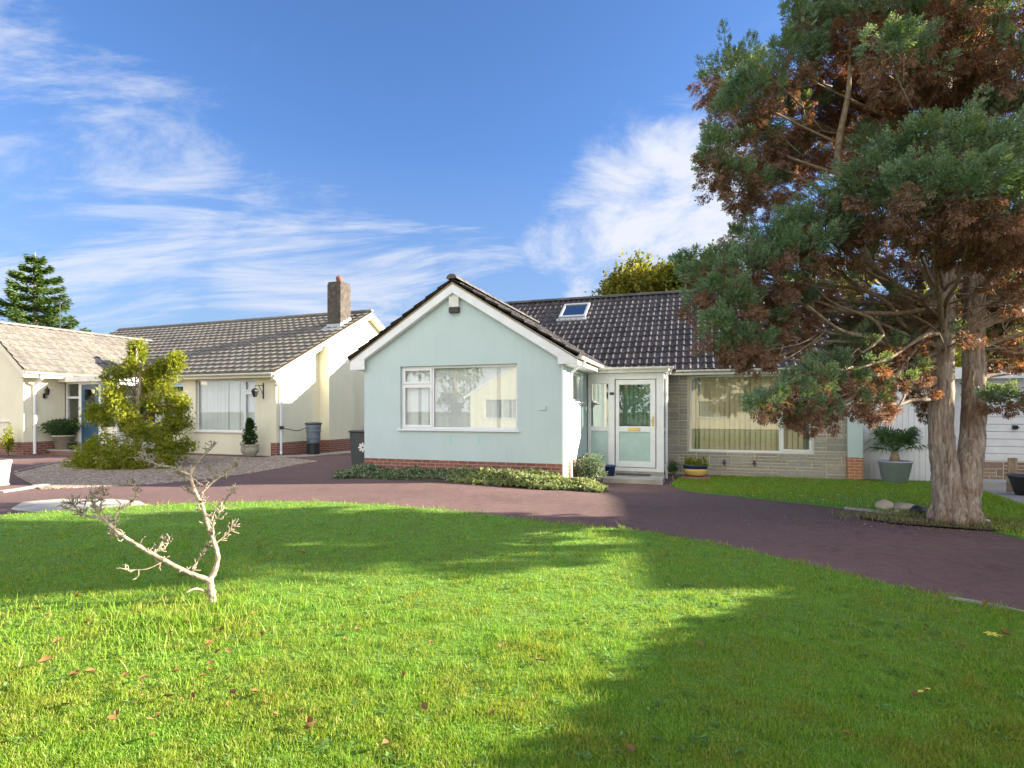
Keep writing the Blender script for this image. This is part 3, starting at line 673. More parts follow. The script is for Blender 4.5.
d = MB(); d.box(-6.85,-6.69,PF-0.005,PF+0.05,0.22,2.33); d.box(-6.19,-6.03,PF-0.005,PF+0.05,0.22,2.33); d.box(-6.69,-6.19,PF-0.005,PF+0.05,2.17,2.33); d.box(-6.69,-6.19,PF-0.005,PF+0.05,0.22,1.22)
for k in range(4): d.box(-6.66+k*0.115,-6.57+k*0.115,PF-0.013,PF-0.004,0.34,1.06)
do = d.build('door', M['bluedoor'], nb); MB().box(-6.69,-6.19,PF+0.02,PF+0.026,1.22,2.17).build('pane', M['glass'], do); MB().box(-6.56,-6.32,PF-0.02,PF-0.006,1.10,1.16).build('letter_plate', M['lead'], do)
st = MB(); st.box(-7.6,-4.9,PF-0.55,PF,-0.2,0.18); st.build('door_step', M['brick'], nb); MB().box(-7.62,-4.88,PF-0.58,PF,0.182,0.215).build('step_slab', M['pale_concrete'], nb)
pr_ = MB(); pr_.box(-7.66,-5.0,PF-0.22,0.0,2.425,2.56); pr_.box(-7.66,-4.97,PF-0.24,PF-0.222,2.42,2.60); pr_.build('porch_roof', M['oldwhite'], nb)
# cream house roofs
sl = (NR+0.3)/math.cos(math.atan(0.525))
rn = tiles((-14.0,-0.3,NZ(-0.3)), (1,0,0), (0,1,0.525), 14.0+0.22, sl, (0.30,0.026,1.0), 0.345, 0.060, roll_n=6)
nroof = rn.build('roof', M['tile_grey'], nb)
tiles((-14.0,2*NR+0.3,NZ(-0.3)), (1,0,0), (0,-1,0.525), 14.0+0.22, sl, (0.30,0.022,1.0), 0.345, 0.04, roll_n=2).build('tiled_slope', M['tile_grey'], nroof)
WS = 0.76; we = -7.28; wz = 2.72; wr = -9.43; wL = (we-wr)/math.cos(math.atan(WS))
tiles((we,WF-0.22,wz), (0,1,0), (-1,0,WS), 3.75-WF+0.6, wL, (0.30,0.040,1.0), 0.345, 0.045, roll_n=6).build('tiled_slope', M['tile_grey'], nroof)
tiles((2*wr-we,WF-0.22,wz), (0,1,0), (1,0,WS), 3.75-WF+0.6, wL, (0.30,0.022,1.0), 0.345, 0.03, roll_n=2).build('tiled_slope', M['tile_grey'], nroof)
rd = MB(); ridge(rd, (-14.0,NR,NZ(NR)+0.03), (0.24,NR,NZ(NR)+0.03), 0.11); rd.build('ridge_tile', M['tile_grey'], nroof); rd = MB(); ridge(rd, (wr,WF-0.22,wz+WS*(we-wr)+0.03), (wr,3.3,wz+WS*(we-wr)+0.03), 0.10); rd.build('ridge_tile', M['tile_grey'], nroof)
u = MB(); u.prism_x([(-0.28,NZ(-0.28)-0.03),(NR,NZ(NR)-0.03),(2*NR+0.28,NZ(-0.28)-0.03),(2*NR+0.28,NZ(-0.28)-0.07),(NR,NZ(NR)-0.07),(-0.28,NZ(-0.28)-0.07)], -13.9, 0.20)
zr = wz+WS*(we-wr); u.prism_y([(we+0.01,wz-0.03),(wr,zr-0.03),(2*wr-we,wz-0.03),(2*wr-we,wz-0.07),(wr,zr-0.07),(we+0.01,wz-0.07)], WF-0.2, 3.4); u.build('roof_deck', M['wood'], nroof)
b_ = MB()
b_.prism_x([(-0.30,NZ(-0.3)-0.03),(NR,NZ(NR)-0.03),(2*NR+0.3,NZ(-0.3)-0.03),(2*NR+0.3,NZ(-0.3)-0.2),(NR,NZ(NR)-0.24),(-0.30,NZ(-0.3)-0.20)], 0.20, 0.225)
b_.prism_x([(-0.25,NZ(-0.3)-0.22),(NR,NZ(NR)-0.20),(2*NR+0.25,NZ(-0.3)-0.22),(2*NR+0.25,NZ(-0.3)-0.25),(NR,NZ(NR)-0.235),(-0.25,NZ(-0.3)-0.25)], 0.0, 0.2)
b_.prism_y([(we,wz-0.02),(wr,zr-0.02),(2*wr-we,wz-0.02),(2*wr-we,wz-0.18),(wr,zr-0.22),(we,wz-0.18)], WF-0.215, WF-0.19)
b_.box(-5.1,0.2,-0.29,-0.26,2.50,2.65); b_.box(-5.1,0.2,-0.26,0.0,2.50,2.53); b_.box(we-0.05,we-0.02,WF-0.19,PF,2.52,2.68); b_.box(-7.68,we-0.05,WF-0.19,PF,2.52,2.55)
b_.build('bargeboard', M['cream'], nb)
g = MB(); gutter(g, (-4.9,-0.35,2.64), (0.2,-0.35,2.62)); g.build('gutter', M['oldwhite'], nb); g = MB(); gutter(g, (we+0.03,WF-0.2,2.70), (we+0.03,PF-0.22,2.68)); g.build('gutter', M['oldwhite'], nb)
dp = MB(); dp.tube([(0.12,-0.35,2.58),(0.12,-0.30,2.5),(0.10,0.10,2.3),(0.07,0.13,2.22),(0.07,0.13,0.2),(0.12,0.08,0.12)],0.036,10); dp.build('downpipe', M['white'], nb)
dp = MB(); dp.tube([(we+0.03,-2.3,2.64),(we+0.02,-2.3,2.5),(-7.58,-2.3,2.32),(-7.61,-2.3,2.25),(-7.61,-2.3,0.1)],0.045,10); dp.build('downpipe', M['white'], nb)
c = MB(); c.box(-0.62,-0.03,3.15,3.75,4.3,6.12); c.box(-0.60,-0.05,3.17,3.73,6.12,6.2); ch = c.build('chimney', M['chimney'], nroof, bevel=0.015)
k = MB(); k.lathe([(0.10,0),(0.105,0.1),(0.12,0.14),(0.12,0.2),(0.09,0.24),(0.03,0.27)],14,(-0.32,3.45,6.2)); k.build('chimney_pot', M['terracotta'], ch, smooth=True)
fl = MB(); fl.box(-0.74,0.05,2.93,3.149,4.28,4.52) if False else None
vsn = [(-0.75,2.92,NZ(2.92)+0.05),(0.12,2.92,NZ(2.92)+0.05),(0.12,3.20,NZ(3.2)+0.075),(-0.75,3.20,NZ(3.2)+0.075)]
fl.add(vsn+[(x,y,z-0.03) for (x,y,z) in vsn], [(0,1,2,3),(0,4,5,1),(1,5,6,2),(2,6,7,3),(3,7,4,0)])
for i in range(4):
    y0 = 3.15+i*0.15; fl.box(-0.031,-0.012,y0,y0+0.149,NZ(y0)-0.05,NZ(y0+0.15)+0.14)
fl.box(-0.63,-0.02,3.125,3.149,NZ(3.15)-0.05,NZ(3.15)+0.16); fl.build('flashing', M['lead'], nroof)
def HP(s, v, z=0.0):                      # mint house frame -> world
    x, y = rot2(TH, s, v); return Vector((HC.x+x, HC.y+y, z))
def NP(s, v, z=0.0):
    x, y = rot2(TN, s, v); return Vector((NC.x+x, NC.y+y, z))
# ================================================================== BOARDED SCREEN + GARAGE
bs = empty('boarded_screen', HP(6.5,4.62), TH, 'white painted screen of upright boards between green pillar and garage', 'fence')
b = MB(); x = 0.0; rr = random.Random(4)
while x < 1.95:
    ww = 0.118; b.box(x, x+ww-0.007, -0.018+rr.uniform(-.003,.003), 0.0, -0.25, 2.05+rr.uniform(-.01,.01)); x += ww
b.build('board', M['whitepaint'], bs); f = MB(); f.box(0,1.95,0.002,0.05,0.2,0.3); f.build('rail', M['whitepaint'], bs); f = MB(); f.box(-0.02,1.97,-0.03,0.06,2.06,2.10); f.build('rail', M['whitepaint'], bs)
ga = empty('garage', HP(8.5,5.3), TH, 'flat roofed garage with white panelled door behind the forked conifer', 'garage')
w = MB(); w.box(-0.02,0.5,0.0,5.5,-0.4,2.35); w.box(3.2,3.5,0.0,5.5,-0.4,2.35); w.box(0.5,3.2,0.0,0.2,2.10,2.35); w.box(0.5,3.2,5.2,5.5,-0.4,2.35); w.build('rendered_wall', M['whitepaint'], ga)
r_ = MB(); r_.box(-0.15,3.7,-0.30,5.7,2.36,2.50); r_.build('roof', M['lead'], ga); fz = MB(); fz.box(-0.16,3.71,-0.335,-0.302,2.26,2.54); fz.box(-0.16,3.71,-0.30,-0.05,2.30,2.355); fz.build('fascia', M['whitepaint'], ga)
d = MB(); z = 0.25
while z < 2.06:
    d.prism_x([(0.05,z),(0.02,z+0.012),(0.02,z+0.165),(0.05,z+0.178),(0.09,z+0.178),(0.09,z)],0.52,3.18); z += 0.18
dd = d.build('garage_door', M['whitepaint'], ga); fr = MB(); fr.box(0.5,0.56,-0.01,0.1,-0.2,2.1); fr.box(0.56,3.2,-0.01,0.1,2.05,2.1); fr.build('door_frame', M['white'], ga)
h = MB(); h.box(1.42,1.52,-0.03,0.02,1.03,1.13); h.tube([(1.47,-0.02,1.08),(1.47,-0.06,1.08),(1.53,-0.065,1.08)],0.012,6); h.build('handle', M['black'], dd)
lw = empty('low_stone_wall', HP(8.95,4.9), TH, 'low wall of brown sandstone blocks below the white garage door', 'wall')
c_ = MB(); c_.box(0,2.6,0.012,0.25,-0.35,0.27); c_.build('mortar_core', M['mortar'], lw); stone_wall(0,2.6,-0.25,0.27,None,0.012,seed=9,mat='redstone',name='stone_course',parent=lw,cw=0.07,chh=0.085)
kb = MB(); kb.box(0,2.9,-0.16,-0.02,-0.4,-0.15); kb.build('kerb_stone', M['lead'], lw, bevel=0.01)
# concrete path to the garage, lawn in front of the stone wall
path_far = [HP(8.6,4.7)[:2], HP(12.5,4.7)[:2]]; path_near = [gp(972,492)[:2], gp(1000,503)[:2], gp(1024,512)[:2], (11.6,7.8)]
strip_sheet('path', path_far, path_near, 0.012, M['concrete'], 24, 12, 0.02)
far = [HP(2.35,3.75)[:2], HP(4.5,4.12)[:2], HP(6.15,4.10)[:2], HP(8.6,4.45)[:2], gp(972,490.5)[:2], gp(1000,502)[:2], gp(1024,510)[:2], (11.8,7.6)]
strip_sheet('side_lawn', [gp(*p)[:2] for p in far_px]+[(8.6,6.3),(10.5,5.4)], far, 0.015, M['turf'], 60, 14)
# gravel bed + edging
gpoly_near = [gp(40,489.5)[:2], gp(95,487)[:2], gp(150,484.5)[:2], gp(200,480)[:2], gp(255,473)[:2], gp(320,461.5)[:2], NP(0.25,-0.35)[:2]]
gpoly_far = [gp(12,474)[:2], gp(30,470)[:2], gp(66,461.5)[:2], gp(75,458.6)[:2], NP(-4.9,-0.9)[:2], NP(-2.5,-0.75)[:2], NP(0.0,-0.6)[:2]]
strip_sheet('gravel_bed', gpoly_near, gpoly_far, 0.014, M['gravel'], 50, 12, 0.02)
def kerb(name, pts, wd, h, mat, z0=0.0, kind='structure', m=30):
    P = resample(pts, m); V = []; F = []
    for i in range(m):
        t = P[min(i+1,m-1)]-P[max(i-1,0)]; t = t/np.hypot(*t); n = np.array([-t[1],t[0]])*wd/2
        for (q, hh) in ((P[i]-n,-0.1),(P[i]-n,h),(P[i]+n,h),(P[i]+n,-0.1)): V.append((q[0],q[1],zt(q[0],q[1])+z0+hh))
    for i in range(m-1):
        for j in range(3): F.append((i*4+j,(i+1)*4+j,(i+1)*4+j+1,i*4+j+1))
    F += [(0,1,2,3),((m-1)*4+3,(m-1)*4+2,(m-1)*4+1,(m-1)*4)]
    s = MB(); s.add(V,F); return tag(s.build(name, mat), kind=kind)
kerb('edging_kerb', [gp(0,492.5)[:2], gp(20,489.8)[:2], gp(54,483.8)[:2]], 0.16, 0.03, M['pale_concrete'])
kerb('gravel_edging', [gp(16,472)[:2], gp(66,461)[:2]], 0.06, 0.03, M['concrete'])
kerb('lawn_edging', [gp(*p)[:2] for p in ((948,602),(975,606.5),(1000,611.5),(1030,618.5))]+[(4.4,3.05)], 0.035, 0.045, M['pale_concrete'])
kerb('side_lawn_edging', [gp(*p)[:2] for p in ((845,508.5),(875,512),(905,517.5))], 0.10, 0.025, M['concrete'])
kerb('tree_edging', [gp(*p)[:2] for p in ((922,519.5),(945,524),(962,527.5))], 0.16, 0.03, M['concrete'])
kerb('wall_slab', [NP(0.0,-0.28)[:2], NP(0.75,0.3)[:2], NP(0.85,2.0)[:2], NP(0.9,6)[:2]], 0.5, 0.02, M['concrete'])
# pale slab set in the drive
sl_px = [(11,509),(23,502.5),(64,499),(66,500),(112,499.5),(140,501.5),(150,507),(130,512.5),(66,514.5),(40,513),(14,510)]
pts = [gp(*p)[:2] for p in sl_px]; s = MB(); s.prism_z(pts, -0.05, 0.010); tag(s.build('concrete_patch', M['pale_concrete']), kind='structure')
# earth below tree and along the bed
def blob_sheet(name, cx, cy, rx, ry, off, mat, seed=0, rz=0):
    vs = [(cx,cy,zt(cx,cy)+off+0.02)]; n = 40
    for k in range(n):
        a = 2*math.pi*k/n; q = 1+0.22*mnoise.noise(Vector((math.cos(a)*1.7,math.sin(a)*1.7,seed)))
        dx, dy = rot2(rz, rx*q*math.cos(a), ry*q*math.sin(a)); vs.append((cx+dx,cy+dy,zt(cx+dx,cy+dy)+off-0.012))
    s = MB(); s.add(vs, [(0,k+1,(k+1)%n+1) for k in range(n)]); return tag(s.build(name, mat), kind='structure')
tbx, tby, _ = gp(955,523)
blob_sheet('bare_earth', tbx, tby-0.05, 1.15, 0.42, 0.036, M['soil'], 3, -0.35)
bedc = HP(-2.2,-0.45); blob_sheet('flower_bed', bedc.x, bedc.y, 2.95, 0.46, 0.012, M['soil'], 5, TH)

# ================================================================== FOLIAGE TOOLS
def unit(n):
    v = rng.normal(size=(n,3)); return v/np.linalg.norm(v, axis=1, keepdims=True)
def leaf_quads(P, D, S, L, W, bend=0.0):
    """rhombic leaves: base P, direction D, side S, length L, width W"""
    L = np.asarray(L).reshape(-1,1); W = np.asarray(W).reshape(-1,1)
    mid = P+D*L*0.45; V = np.stack([P, mid+S*W*0.5, P+D*L+np.array([0,0,-1])*bend*L, mid-S*W*0.5], 1).reshape(-1,3)
    F = np.arange(len(P)*4).reshape(-1,4); return V, F
def perp(D):
    r = unit(len(D)); s = np.cross(D, r); return s/np.maximum(np.linalg.norm(s,axis=1,keepdims=True),1e-6)
def sprays(P, D, n, L, W, spread=0.9):
    """each spray: n leaflets fanned in a plane round D"""
    S = perp(D); m = len(P); out = []
    for k in range(n):
        a = (k/(n-1)-0.5)*2*spread if n > 1 else 0; a = a+rng.normal(0,0.12,(m,1))
        d = D*np.cos(a)+S*np.sin(a); nn = np.cross(D,S); s2 = np.cross(nn,d)
        out.append(leaf_quads(P+D*(L*0.25*rng.random((m,1))), d, s2, L*(0.7+0.5*rng.random(m)), W*(0.7+0.6*rng.random(m)), 0.1))
    V = np.concatenate([o[0] for o in out]); F = np.arange(len(V)).reshape(-1,4); return V, F
def plumes(P, D, axis, n, L, W):
    """feathery sprays: leaflets alternating along a short axis, as on a cypress"""
    S = perp(D); m = len(P); out = []; nn = np.cross(D,S)
    for k in range(n):
        t = (k+.3)/n; sg = 1 if k%2 else -1; a = (0.75-0.45*t)*sg+rng.normal(0,0.15,(m,1)); tl = 1-0.55*t
        d = D*np.cos(a)+S*np.sin(a)+nn*rng.normal(0,.15,(m,1)); d /= np.linalg.norm(d,axis=1,keepdims=True); s2 = np.cross(nn,d)
        out.append(leaf_quads(P+D*(axis*t), d, s2, L*tl*(0.8+0.4*rng.random(m)), W*(0.7+0.6*rng.random(m)), 0.1))
    V = np.concatenate([o[0] for o in out]); return V, None
def tufted(center, radii, ntuft, per, trad, hollow=0.55):
    """points and outward directions on many small tufts filling an ellipsoid"""
    c = np.array(center); u = unit(ntuft); r = (hollow+(1-hollow)*rng.random((ntuft,1)))*(1+0.18*rng.normal(size=(ntuft,1)))
    T = c+u*r*np.array(radii); P = []; D = []; 
    v = unit(ntuft*per); t = np.repeat(T, per, 0); tr = trad*(0.6+0.7*np.repeat(rng.random((ntuft,1)), per, 0))
    P = t+v*tr*rng.random((ntuft*per,1))**0.4*np.array([.8,.8,1.35]); out = (P-c)/np.array(radii); out /= np.maximum(np.linalg.norm(out,axis=1,keepdims=True),1e-6)
    return P, v, out
def broad_crown(name, lobes, parent, mat, leaf, total, ntuft=30, trad=0.4):
    Vs = []
    vol = sum(l[1]*l[2] for l in lobes) if False else len(lobes)
    for (c, rx, rz_) in lobes:
        per = max(4, int(total/len(lobes)/ntuft)); P, v, out = tufted(c, (rx,rx,rz_), ntuft, per, trad)
        D = v*0.8+out*0.6+rng.normal(0,0.3,v.shape); D /= np.linalg.norm(D,axis=1,keepdims=True)
        V, F = leaf_quads(P, D, perp(D), leaf*(0.7+0.6*rng.random(len(P))), leaf*0.62*(0.7+0.6*rng.random(len(P))), 0.15); Vs.append(V)
    V = np.concatenate(Vs); return big_mesh(name, V, np.arange(len(V)).reshape(-1,4), mat, parent)

# ================================================================== THE CONIFER
tree = empty('conifer_tree', (tbx,tby,0), 0, 'tall old conifer with forked bare trunk and brown and green foliage beside the drive', 'tree')
tm = MB(); TY = tby
def T(px, py, dY=0.0): p = wp(px, py, TY+dY); return p-Vector((tbx,tby,0))
def smooth_path(ctrl, m):
    C_ = [Vector(c) for c in ctrl]; out = []; n = len(C_)
    for i in range(m):
        t = i/(m-1)*(n-1); k = min(int(t), n-2); u = t-k
        p0 = C_[max(k-1,0)]; p1 = C_[k]; p2 = C_[k+1]; p3 = C_[min(k+2,n-1)]
        out.append(0.5*((2*p1)+(p2-p0)*u+(2*p0-5*p1+4*p2-p3)*u*u+(3*p1-p0-3*p2+p3)*u**3))
    return out
def interp(a, m): return list(np.interp(np.linspace(0,len(a)-1,m), range(len(a)), a))
left_c = [T(950,534), T(949,505), T(945,470), T(941,430), T(942,380), T(943,300), T(944,220,.1), T(940,120,.15), T(946,20,.2), T(950,-120,.3), T(944,-230,.3)]
right_c = [T(964,534,-.02), T(966,505), T(969,470), T(973,430,.1), T(974,380,.15), T(974,300,.2), T(979,220,.25), T(985,120,.3), T(978,20,.3), T(972,-100,.2), T(975,-180,.2)]
tm.tube(smooth_path(left_c,90), interp([.21,.18,.155,.140,.132,.125,.14,.125,.10,.07,.03],90), 36, 0.10, 1.0); lt = tm.build('trunk', M['bark'], tree, smooth=True)
tm = MB(); tm.tube(smooth_path(right_c,90), interp([.17,.155,.145,.138,.13,.12,.13,.115,.09,.06,.02],90), 36, 0.10, 7.0); tm.build('trunk', M['bark'], tree, smooth=True)
# buttress roots
tm = MB()
for (a, L, r0) in ((3.4,.27,.09),(4.3,.28,.10),(5.2,.30,.10),(5.9,.33,.09),(2.6,.3,.09),(0.6,.36,.09),(1.6,.3,.09)):
    c0 = Vector((math.cos(a)*.12,math.sin(a)*.12,.40)); c1 = Vector((math.cos(a)*.22,math.sin(a)*.22,.10)); c2 = Vector((math.cos(a)*L,math.sin(a)*L,-0.06))
    tm.tube(smooth_path([c0,c1,c2],12), interp([r0*.7,r0,r0*.3],12), 14, 0.2, a)
tm.build('root', M['bark'], tree, smooth=True)
# clump list: px, py, radius px, offset in depth, share of green
CL = [ # upper left lobe
 (812,35,30,-.3,.8),(790,62,34,-.6,.8),(757,95,30,-.7,.8),(735,120,27,-.5,.75),(722,152,22,-.9,.7),(728,180,24,-.7,.6),(748,195,26,-.4,.35),(752,150,34,-.2,.5),(780,120,38,.1,.45),(800,160,30,.3,.15),(770,192,26,.2,.3),(712,168,14,-.9,.8),
 (826,80,40,.3,.15),(850,30,36,-.6,.4),(845,-10,42,-.2,.5),(870,85,42,.5,.1),(848,118,30,.6,.1),(818,118,26,.5,.1),(800,22,18,-.5,.9),
 (885,30,40,-.9,.35),(910,-20,50,-.5,.5),(905,70,34,-1.2,.75),(930,30,42,-1.0,.3),(965,60,42,-1.1,.15),(1000,25,45,-1.2,.25),(1030,70,42,-1.4,.35),(960,-20,50,-1.,.4),(905,110,30,.2,.15),(940,95,34,-.4,.1),(975,105,36,-.6,.2),(1020,120,40,-1.2,.5),(890,50,24,-1.8,.9),
 # middle mass, front and bright
 (938,140,38,-1.9,.92),(970,150,36,-2.1,.85),(905,165,36,-1.7,.85),(1005,165,38,-2.2,.8),(930,190,40,-2.2,.85),(960,195,40,-2.3,.8),(1000,210,42,-2.2,.6),(900,205,34,-1.6,.75),(925,225,28,-1.9,.6),(955,235,34,-1.6,.35),(990,250,34,-1.4,.3),(1025,235,36,-1.8,.5),(1010,275,26,-.9,.3),(880,180,26,-1.0,.7),(868,150,18,-.6,.7),
 (872,140,16,-.3,.5),(1000,290,22,.5,.25),(1025,300,28,.2,.4),
 # left shelf
 (858,190,30,-1.3,.8),(835,205,26,-1.0,.8),(860,222,30,-1.3,.5),(818,228,30,-1.1,.8),(790,232,26,-.9,.8),(830,250,30,-1.0,.35),(798,258,32,-1.2,.45),(770,246,26,-.8,.75),(750,268,28,-1.0,.7),(772,285,30,-1.0,.25),(735,262,16,-.5,.9),(742,238,16,-.4,.85),(724,262,16,-.7,.8),(705,278,17,-.6,.8),(722,292,24,-1.0,.7),(700,306,14,-.7,.8),
 (738,312,26,-1.1,.4),(712,330,22,-1.2,.75),(740,345,24,-1.2,.35),(765,325,26,-.9,.2),(790,310,24,-.6,.2),(760,352,24,-1.1,.25),(728,352,14,-1.2,.5),(785,340,22,-.7,.25),(690,262,12,-.2,.9),
 (806,300,16,-.2,.2),(846,290,20,.6,.3),(820,320,15,.2,.3),
 # low hanging bough in front of the window
 (815,378,18,-1.3,.75),(790,388,15,-1.4,.55),(836,368,18,-1.1,.8),(800,405,15,-1.5,.4),(775,402,11,-1.6,.5),(760,408,10,-1.7,.85),(815,402,19,-1.3,.2),(830,390,18,-1.2,.3),(788,418,10,-1.4,.2),(806,424,11,-1.4,.5),(850,385,17,-1.0,.4),(852,405,13,-1.1,.15),(868,368,18,-.7,.3),(884,352,17,-.5,.15),(905,350,18,-.2,.1),(870,392,16,-.7,.15),(858,345,16,-.5,.7),(890,378,14,-.4,.1),(876,410,8,-.8,.1),(912,375,13,.3,.1),(832,415,9,-1.2,.15),(925,395,12,.5,.15),(930,412,8,.3,.1),
 # right side
 (1000,338,16,.5,.6),(1018,345,20,.8,.6),(990,360,14,.5,.15),(1008,362,16,.6,.3),(995,402,11,-.4,.5),(1012,400,11,-.5,.8),(1030,345,20,0,.5),(1040,395,12,-.5,.6),
 # interior, thin and brown
 (850,318,14,.3,.2),(870,322,12,.6,.1),(838,338,12,.2,.1),(862,338,12,.3,.15),(885,330,12,.3,.1),(900,345,11,.3,.1),(915,332,9,.5,.1),(920,300,12,.6,.1),(905,280,12,.8,.15),(870,262,14,.4,.3),(995,310,13,.6,.15),(1012,322,12,.6,.2),(850,356,12,-.3,.6),(838,378,11,-.7,.6),(895,365,11,0,.1),
 (890,225,22,.4,.1),(930,268,20,.6,.1),(960,285,18,.8,.1),(880,300,14,.9,.1),(905,318,12,1.0,.1),
]
rc = random.Random(5)
for i in range(34):      # thin brown interior hangings round the stems
    CL.append((rc.uniform(835,1020), rc.uniform(238,338), rc.uniform(10,17), rc.uniform(-.5,1.2), .15, .45))
for i in range(14): CL.append((rc.uniform(835,925), rc.uniform(340,395), rc.uniform(8,13), rc.uniform(-.9,.5), .12, .5))
# crown above and beyond the picture
for i in range(40):
    h = rc.uniform(6.9,11.2); rad = (12.2-h)*0.48; a = rc.uniform(0,2*math.pi); q = rc.uniform(.3,1)*rad
    CL.append((Vector((math.cos(a)*q+.1, math.sin(a)*q, h)), rc.uniform(.55,.8), .55))
for (x,y,z,r_q) in ((2.2,.6,5.5,.7),(2.8,-.6,5.0,.75),(2.5,-1.4,4.0,.7),(3.2,.2,4.2,.7),(2.4,1.2,4.2,.6),(2.0,-2.0,5.2,.7),(3.0,-1.2,3.2,.55),(2.7,.8,3.2,.5),(1.5,2.0,5.5,.7),(.3,2.4,6.2,.7),(-1.2,2.2,5.8,.6),(1.6,1.8,6.8,.7),(-.5,-2.6,6.9,.7),(.8,-2.9,6.2,.7),(1.9,-2.9,5.0,.7),(-1.7,-2.0,6.9,.7),(-2.6,.9,6.4,.6)):
    CL.append((Vector((x,y,z)), r_q, .6))
GV = []; BVv = []; centers = []
for c in CL:
    sparse = 1.0
    if len(c) == 6: sparse = c[5]; c = c[:5]
    if len(c) == 5:
        px,py,rp,dY,gf = c; Yc = TY+dY; ce = wp(px,py,Yc)-Vector((tbx,tby,0)); r = rp*Yc/FPX
    else: ce, r, gf = c
    centers.append((ce, r)); r_in = r*0.80
    r_in *= (.78 if ce.z < 2.3 else 1.0); nt_ = int(max(9, 66*(r/0.5)**1.9)*sparse); per = 44
    # every tuft is a little spire of sprays; spires above and outside are green, those below and inside have died back
    u = unit(nt_); q = (.35+.65*rng.random((nt_,1)))*(1+.16*rng.normal(size=(nt_,1))); C_ = np.array(ce)
    T0 = C_+u*q*np.array([r_in*1.12, r_in*1.05, r_in*.72]); sc_ = u@np.array([0,-.38,.75])+rng.normal(0,.17,nt_)
    gf = gf*(.72 if ce.x < -1.0 and ce.z > 3.2 else .88); green = sc_ > np.quantile(sc_, 1-gf)
    ax = u*np.array([.75,.75,.35])+np.where(green,.62,-.22)[:,None]*np.array([0,0,1])+rng.normal(0,.22,(nt_,3)); ax /= np.linalg.norm(ax,axis=1,keepdims=True)
    ln_ = np.where(green,.20,.17)*(.7+.7*rng.random(nt_))*min(1.15,.55+r)
    sr = rng.random((nt_,per)); v = unit(nt_*per).reshape(nt_,per,3)
    P = T0[:,None,:]+ax[:,None,:]*(ln_[:,None]*sr)[:,:,None]+v*(.075*(1-.75*sr)*(.6+.8*rng.random((nt_,1))))[:,:,None]
    D = ax[:,None,:]*.75+v*(.75-.35*sr)[:,:,None]; D /= np.linalg.norm(D,axis=2,keepdims=True)
    for sel, store, gr in ((green, GV, True), (~green, BVv, False)):
        if sel.sum() == 0: continue
        p = P[sel].reshape(-1,3); d = D[sel].reshape(-1,3)
        V, F = plumes(p, d, .070, 5, .042, .0150) if gr else plumes(p, d, .065, 4, .048, .0135); store.append(V)
V = np.concatenate(GV); big_mesh('foliage', V, np.arange(len(V)).reshape(-1,4), M['cyp'], tree)
V = np.concatenate(BVv); big_mesh('dead_foliage', V, np.arange(len(V)).reshape(-1,4), M['cypbrown'], tree)
# boughs to each clump
bm_ = MB(); Lp = smooth_path(left_c,60); Rp = smooth_path(right_c,60); rb = random.Random(3)
for (ce, r) in centers:
    Pth = Lp if ce.x < 0.3 else Rp
    zt_ = max(1.9+rb.random()*1.3, ce.z-0.18*math.hypot(ce.x,ce.y)-rb.random()*.6); q = min(Pth, key=lambda p: abs(p.z-zt_))
    mid = q.lerp(ce, .55)+Vector((rb.uniform(-.1,.1),rb.uniform(-.15,.15),rb.uniform(-.25,.02)))
    L = (ce-q).length; q = q if (rb.random() < .6 or r > .42) else q.lerp(ce,.6); mid = q.lerp(ce,.5)+Vector((rb.uniform(-.08,.08),rb.uniform(-.1,.1),rb.uniform(-.15,.04))); L = (ce-q).length; mid2 = mid.lerp(ce,.5)+Vector((rb.gauss(0,.07),rb.gauss(0,.07),rb.gauss(0,.07))); mid1 = q.lerp(mid,.5)+Vector((rb.gauss(0,.06),rb.gauss(0,.06),rb.gauss(.03,.07)))
    if r > .30 or rb.random() < .45: bm_.tube(smooth_path([q,mid1,mid,mid2,ce+Vector((0,0,-.1))],14), interp([.010+.008*L,.008+.0045*L,.004],14), 7, 0.15, ce.x)
    for k in range(int(4+r*9)):
        e = ce+Vector((rb.gauss(0,1),rb.gauss(0,1),rb.gauss(0,.8))).normalized()*r*rb.uniform(.7,1.05); s0 = mid.lerp(ce, rb.uniform(.3,1)); m2 = s0.lerp(e,.5)+Vector((rb.uniform(-.06,.06),rb.uniform(-.06,.06),rb.uniform(-.05,.08)))
        bm_.tube(smooth_path([s0,m2,e],7), interp([.011,.007,.003],7), 4)
for (ctrl, rr) in (([T(935,345,.1),T(905,352,-.2),T(870,338,-.6),T(840,330,-.9),T(808,306,-1.1)],(.045,.038,.03,.022,.012)),
                   ([T(905,300,.3),T(868,260,0),T(845,200,-.2),T(838,150,-.4),T(848,95,-.6),T(850,40,-.7)],(.06,.055,.05,.042,.03,.015)),
                   ([T(936,382,0),T(905,388,-.4),T(875,376,-.8),T(845,402,-1.1),T(800,400,-1.4)],(.05,.04,.033,.025,.012)),
                   ([T(938,400,0),T(915,400,-.3),T(895,405,-.5),T(860,398,-.9),T(835,402,-1.2)],(.03,.025,.02,.016,.008)),
                   ([T(975,330,.1),T(1000,318,.1),T(1030,312,.2),T(1060,300,.3)],(.06,.045,.035,.02)),
                   ([T(970,382,.1),T(990,376,.2),T(1010,374,.2)],(.045,.03,.012)),
                   ([T(950,250,0),T(930,215,-1.0),T(915,180,-1.6)],(.05,.035,.015)),
                   ([T(985,150,.2),T(1010,120,-.3),T(1035,95,-.8)],(.05,.03,.02)),
                   ([T(950,110,.1),T(920,90,-.2),T(895,82,-.4),T(870,60,-.5)],(.05,.035,.025,.012))):
    bm_.tube(smooth_path(ctrl,26), interp(rr,26), 10, 0.12, 2.0)
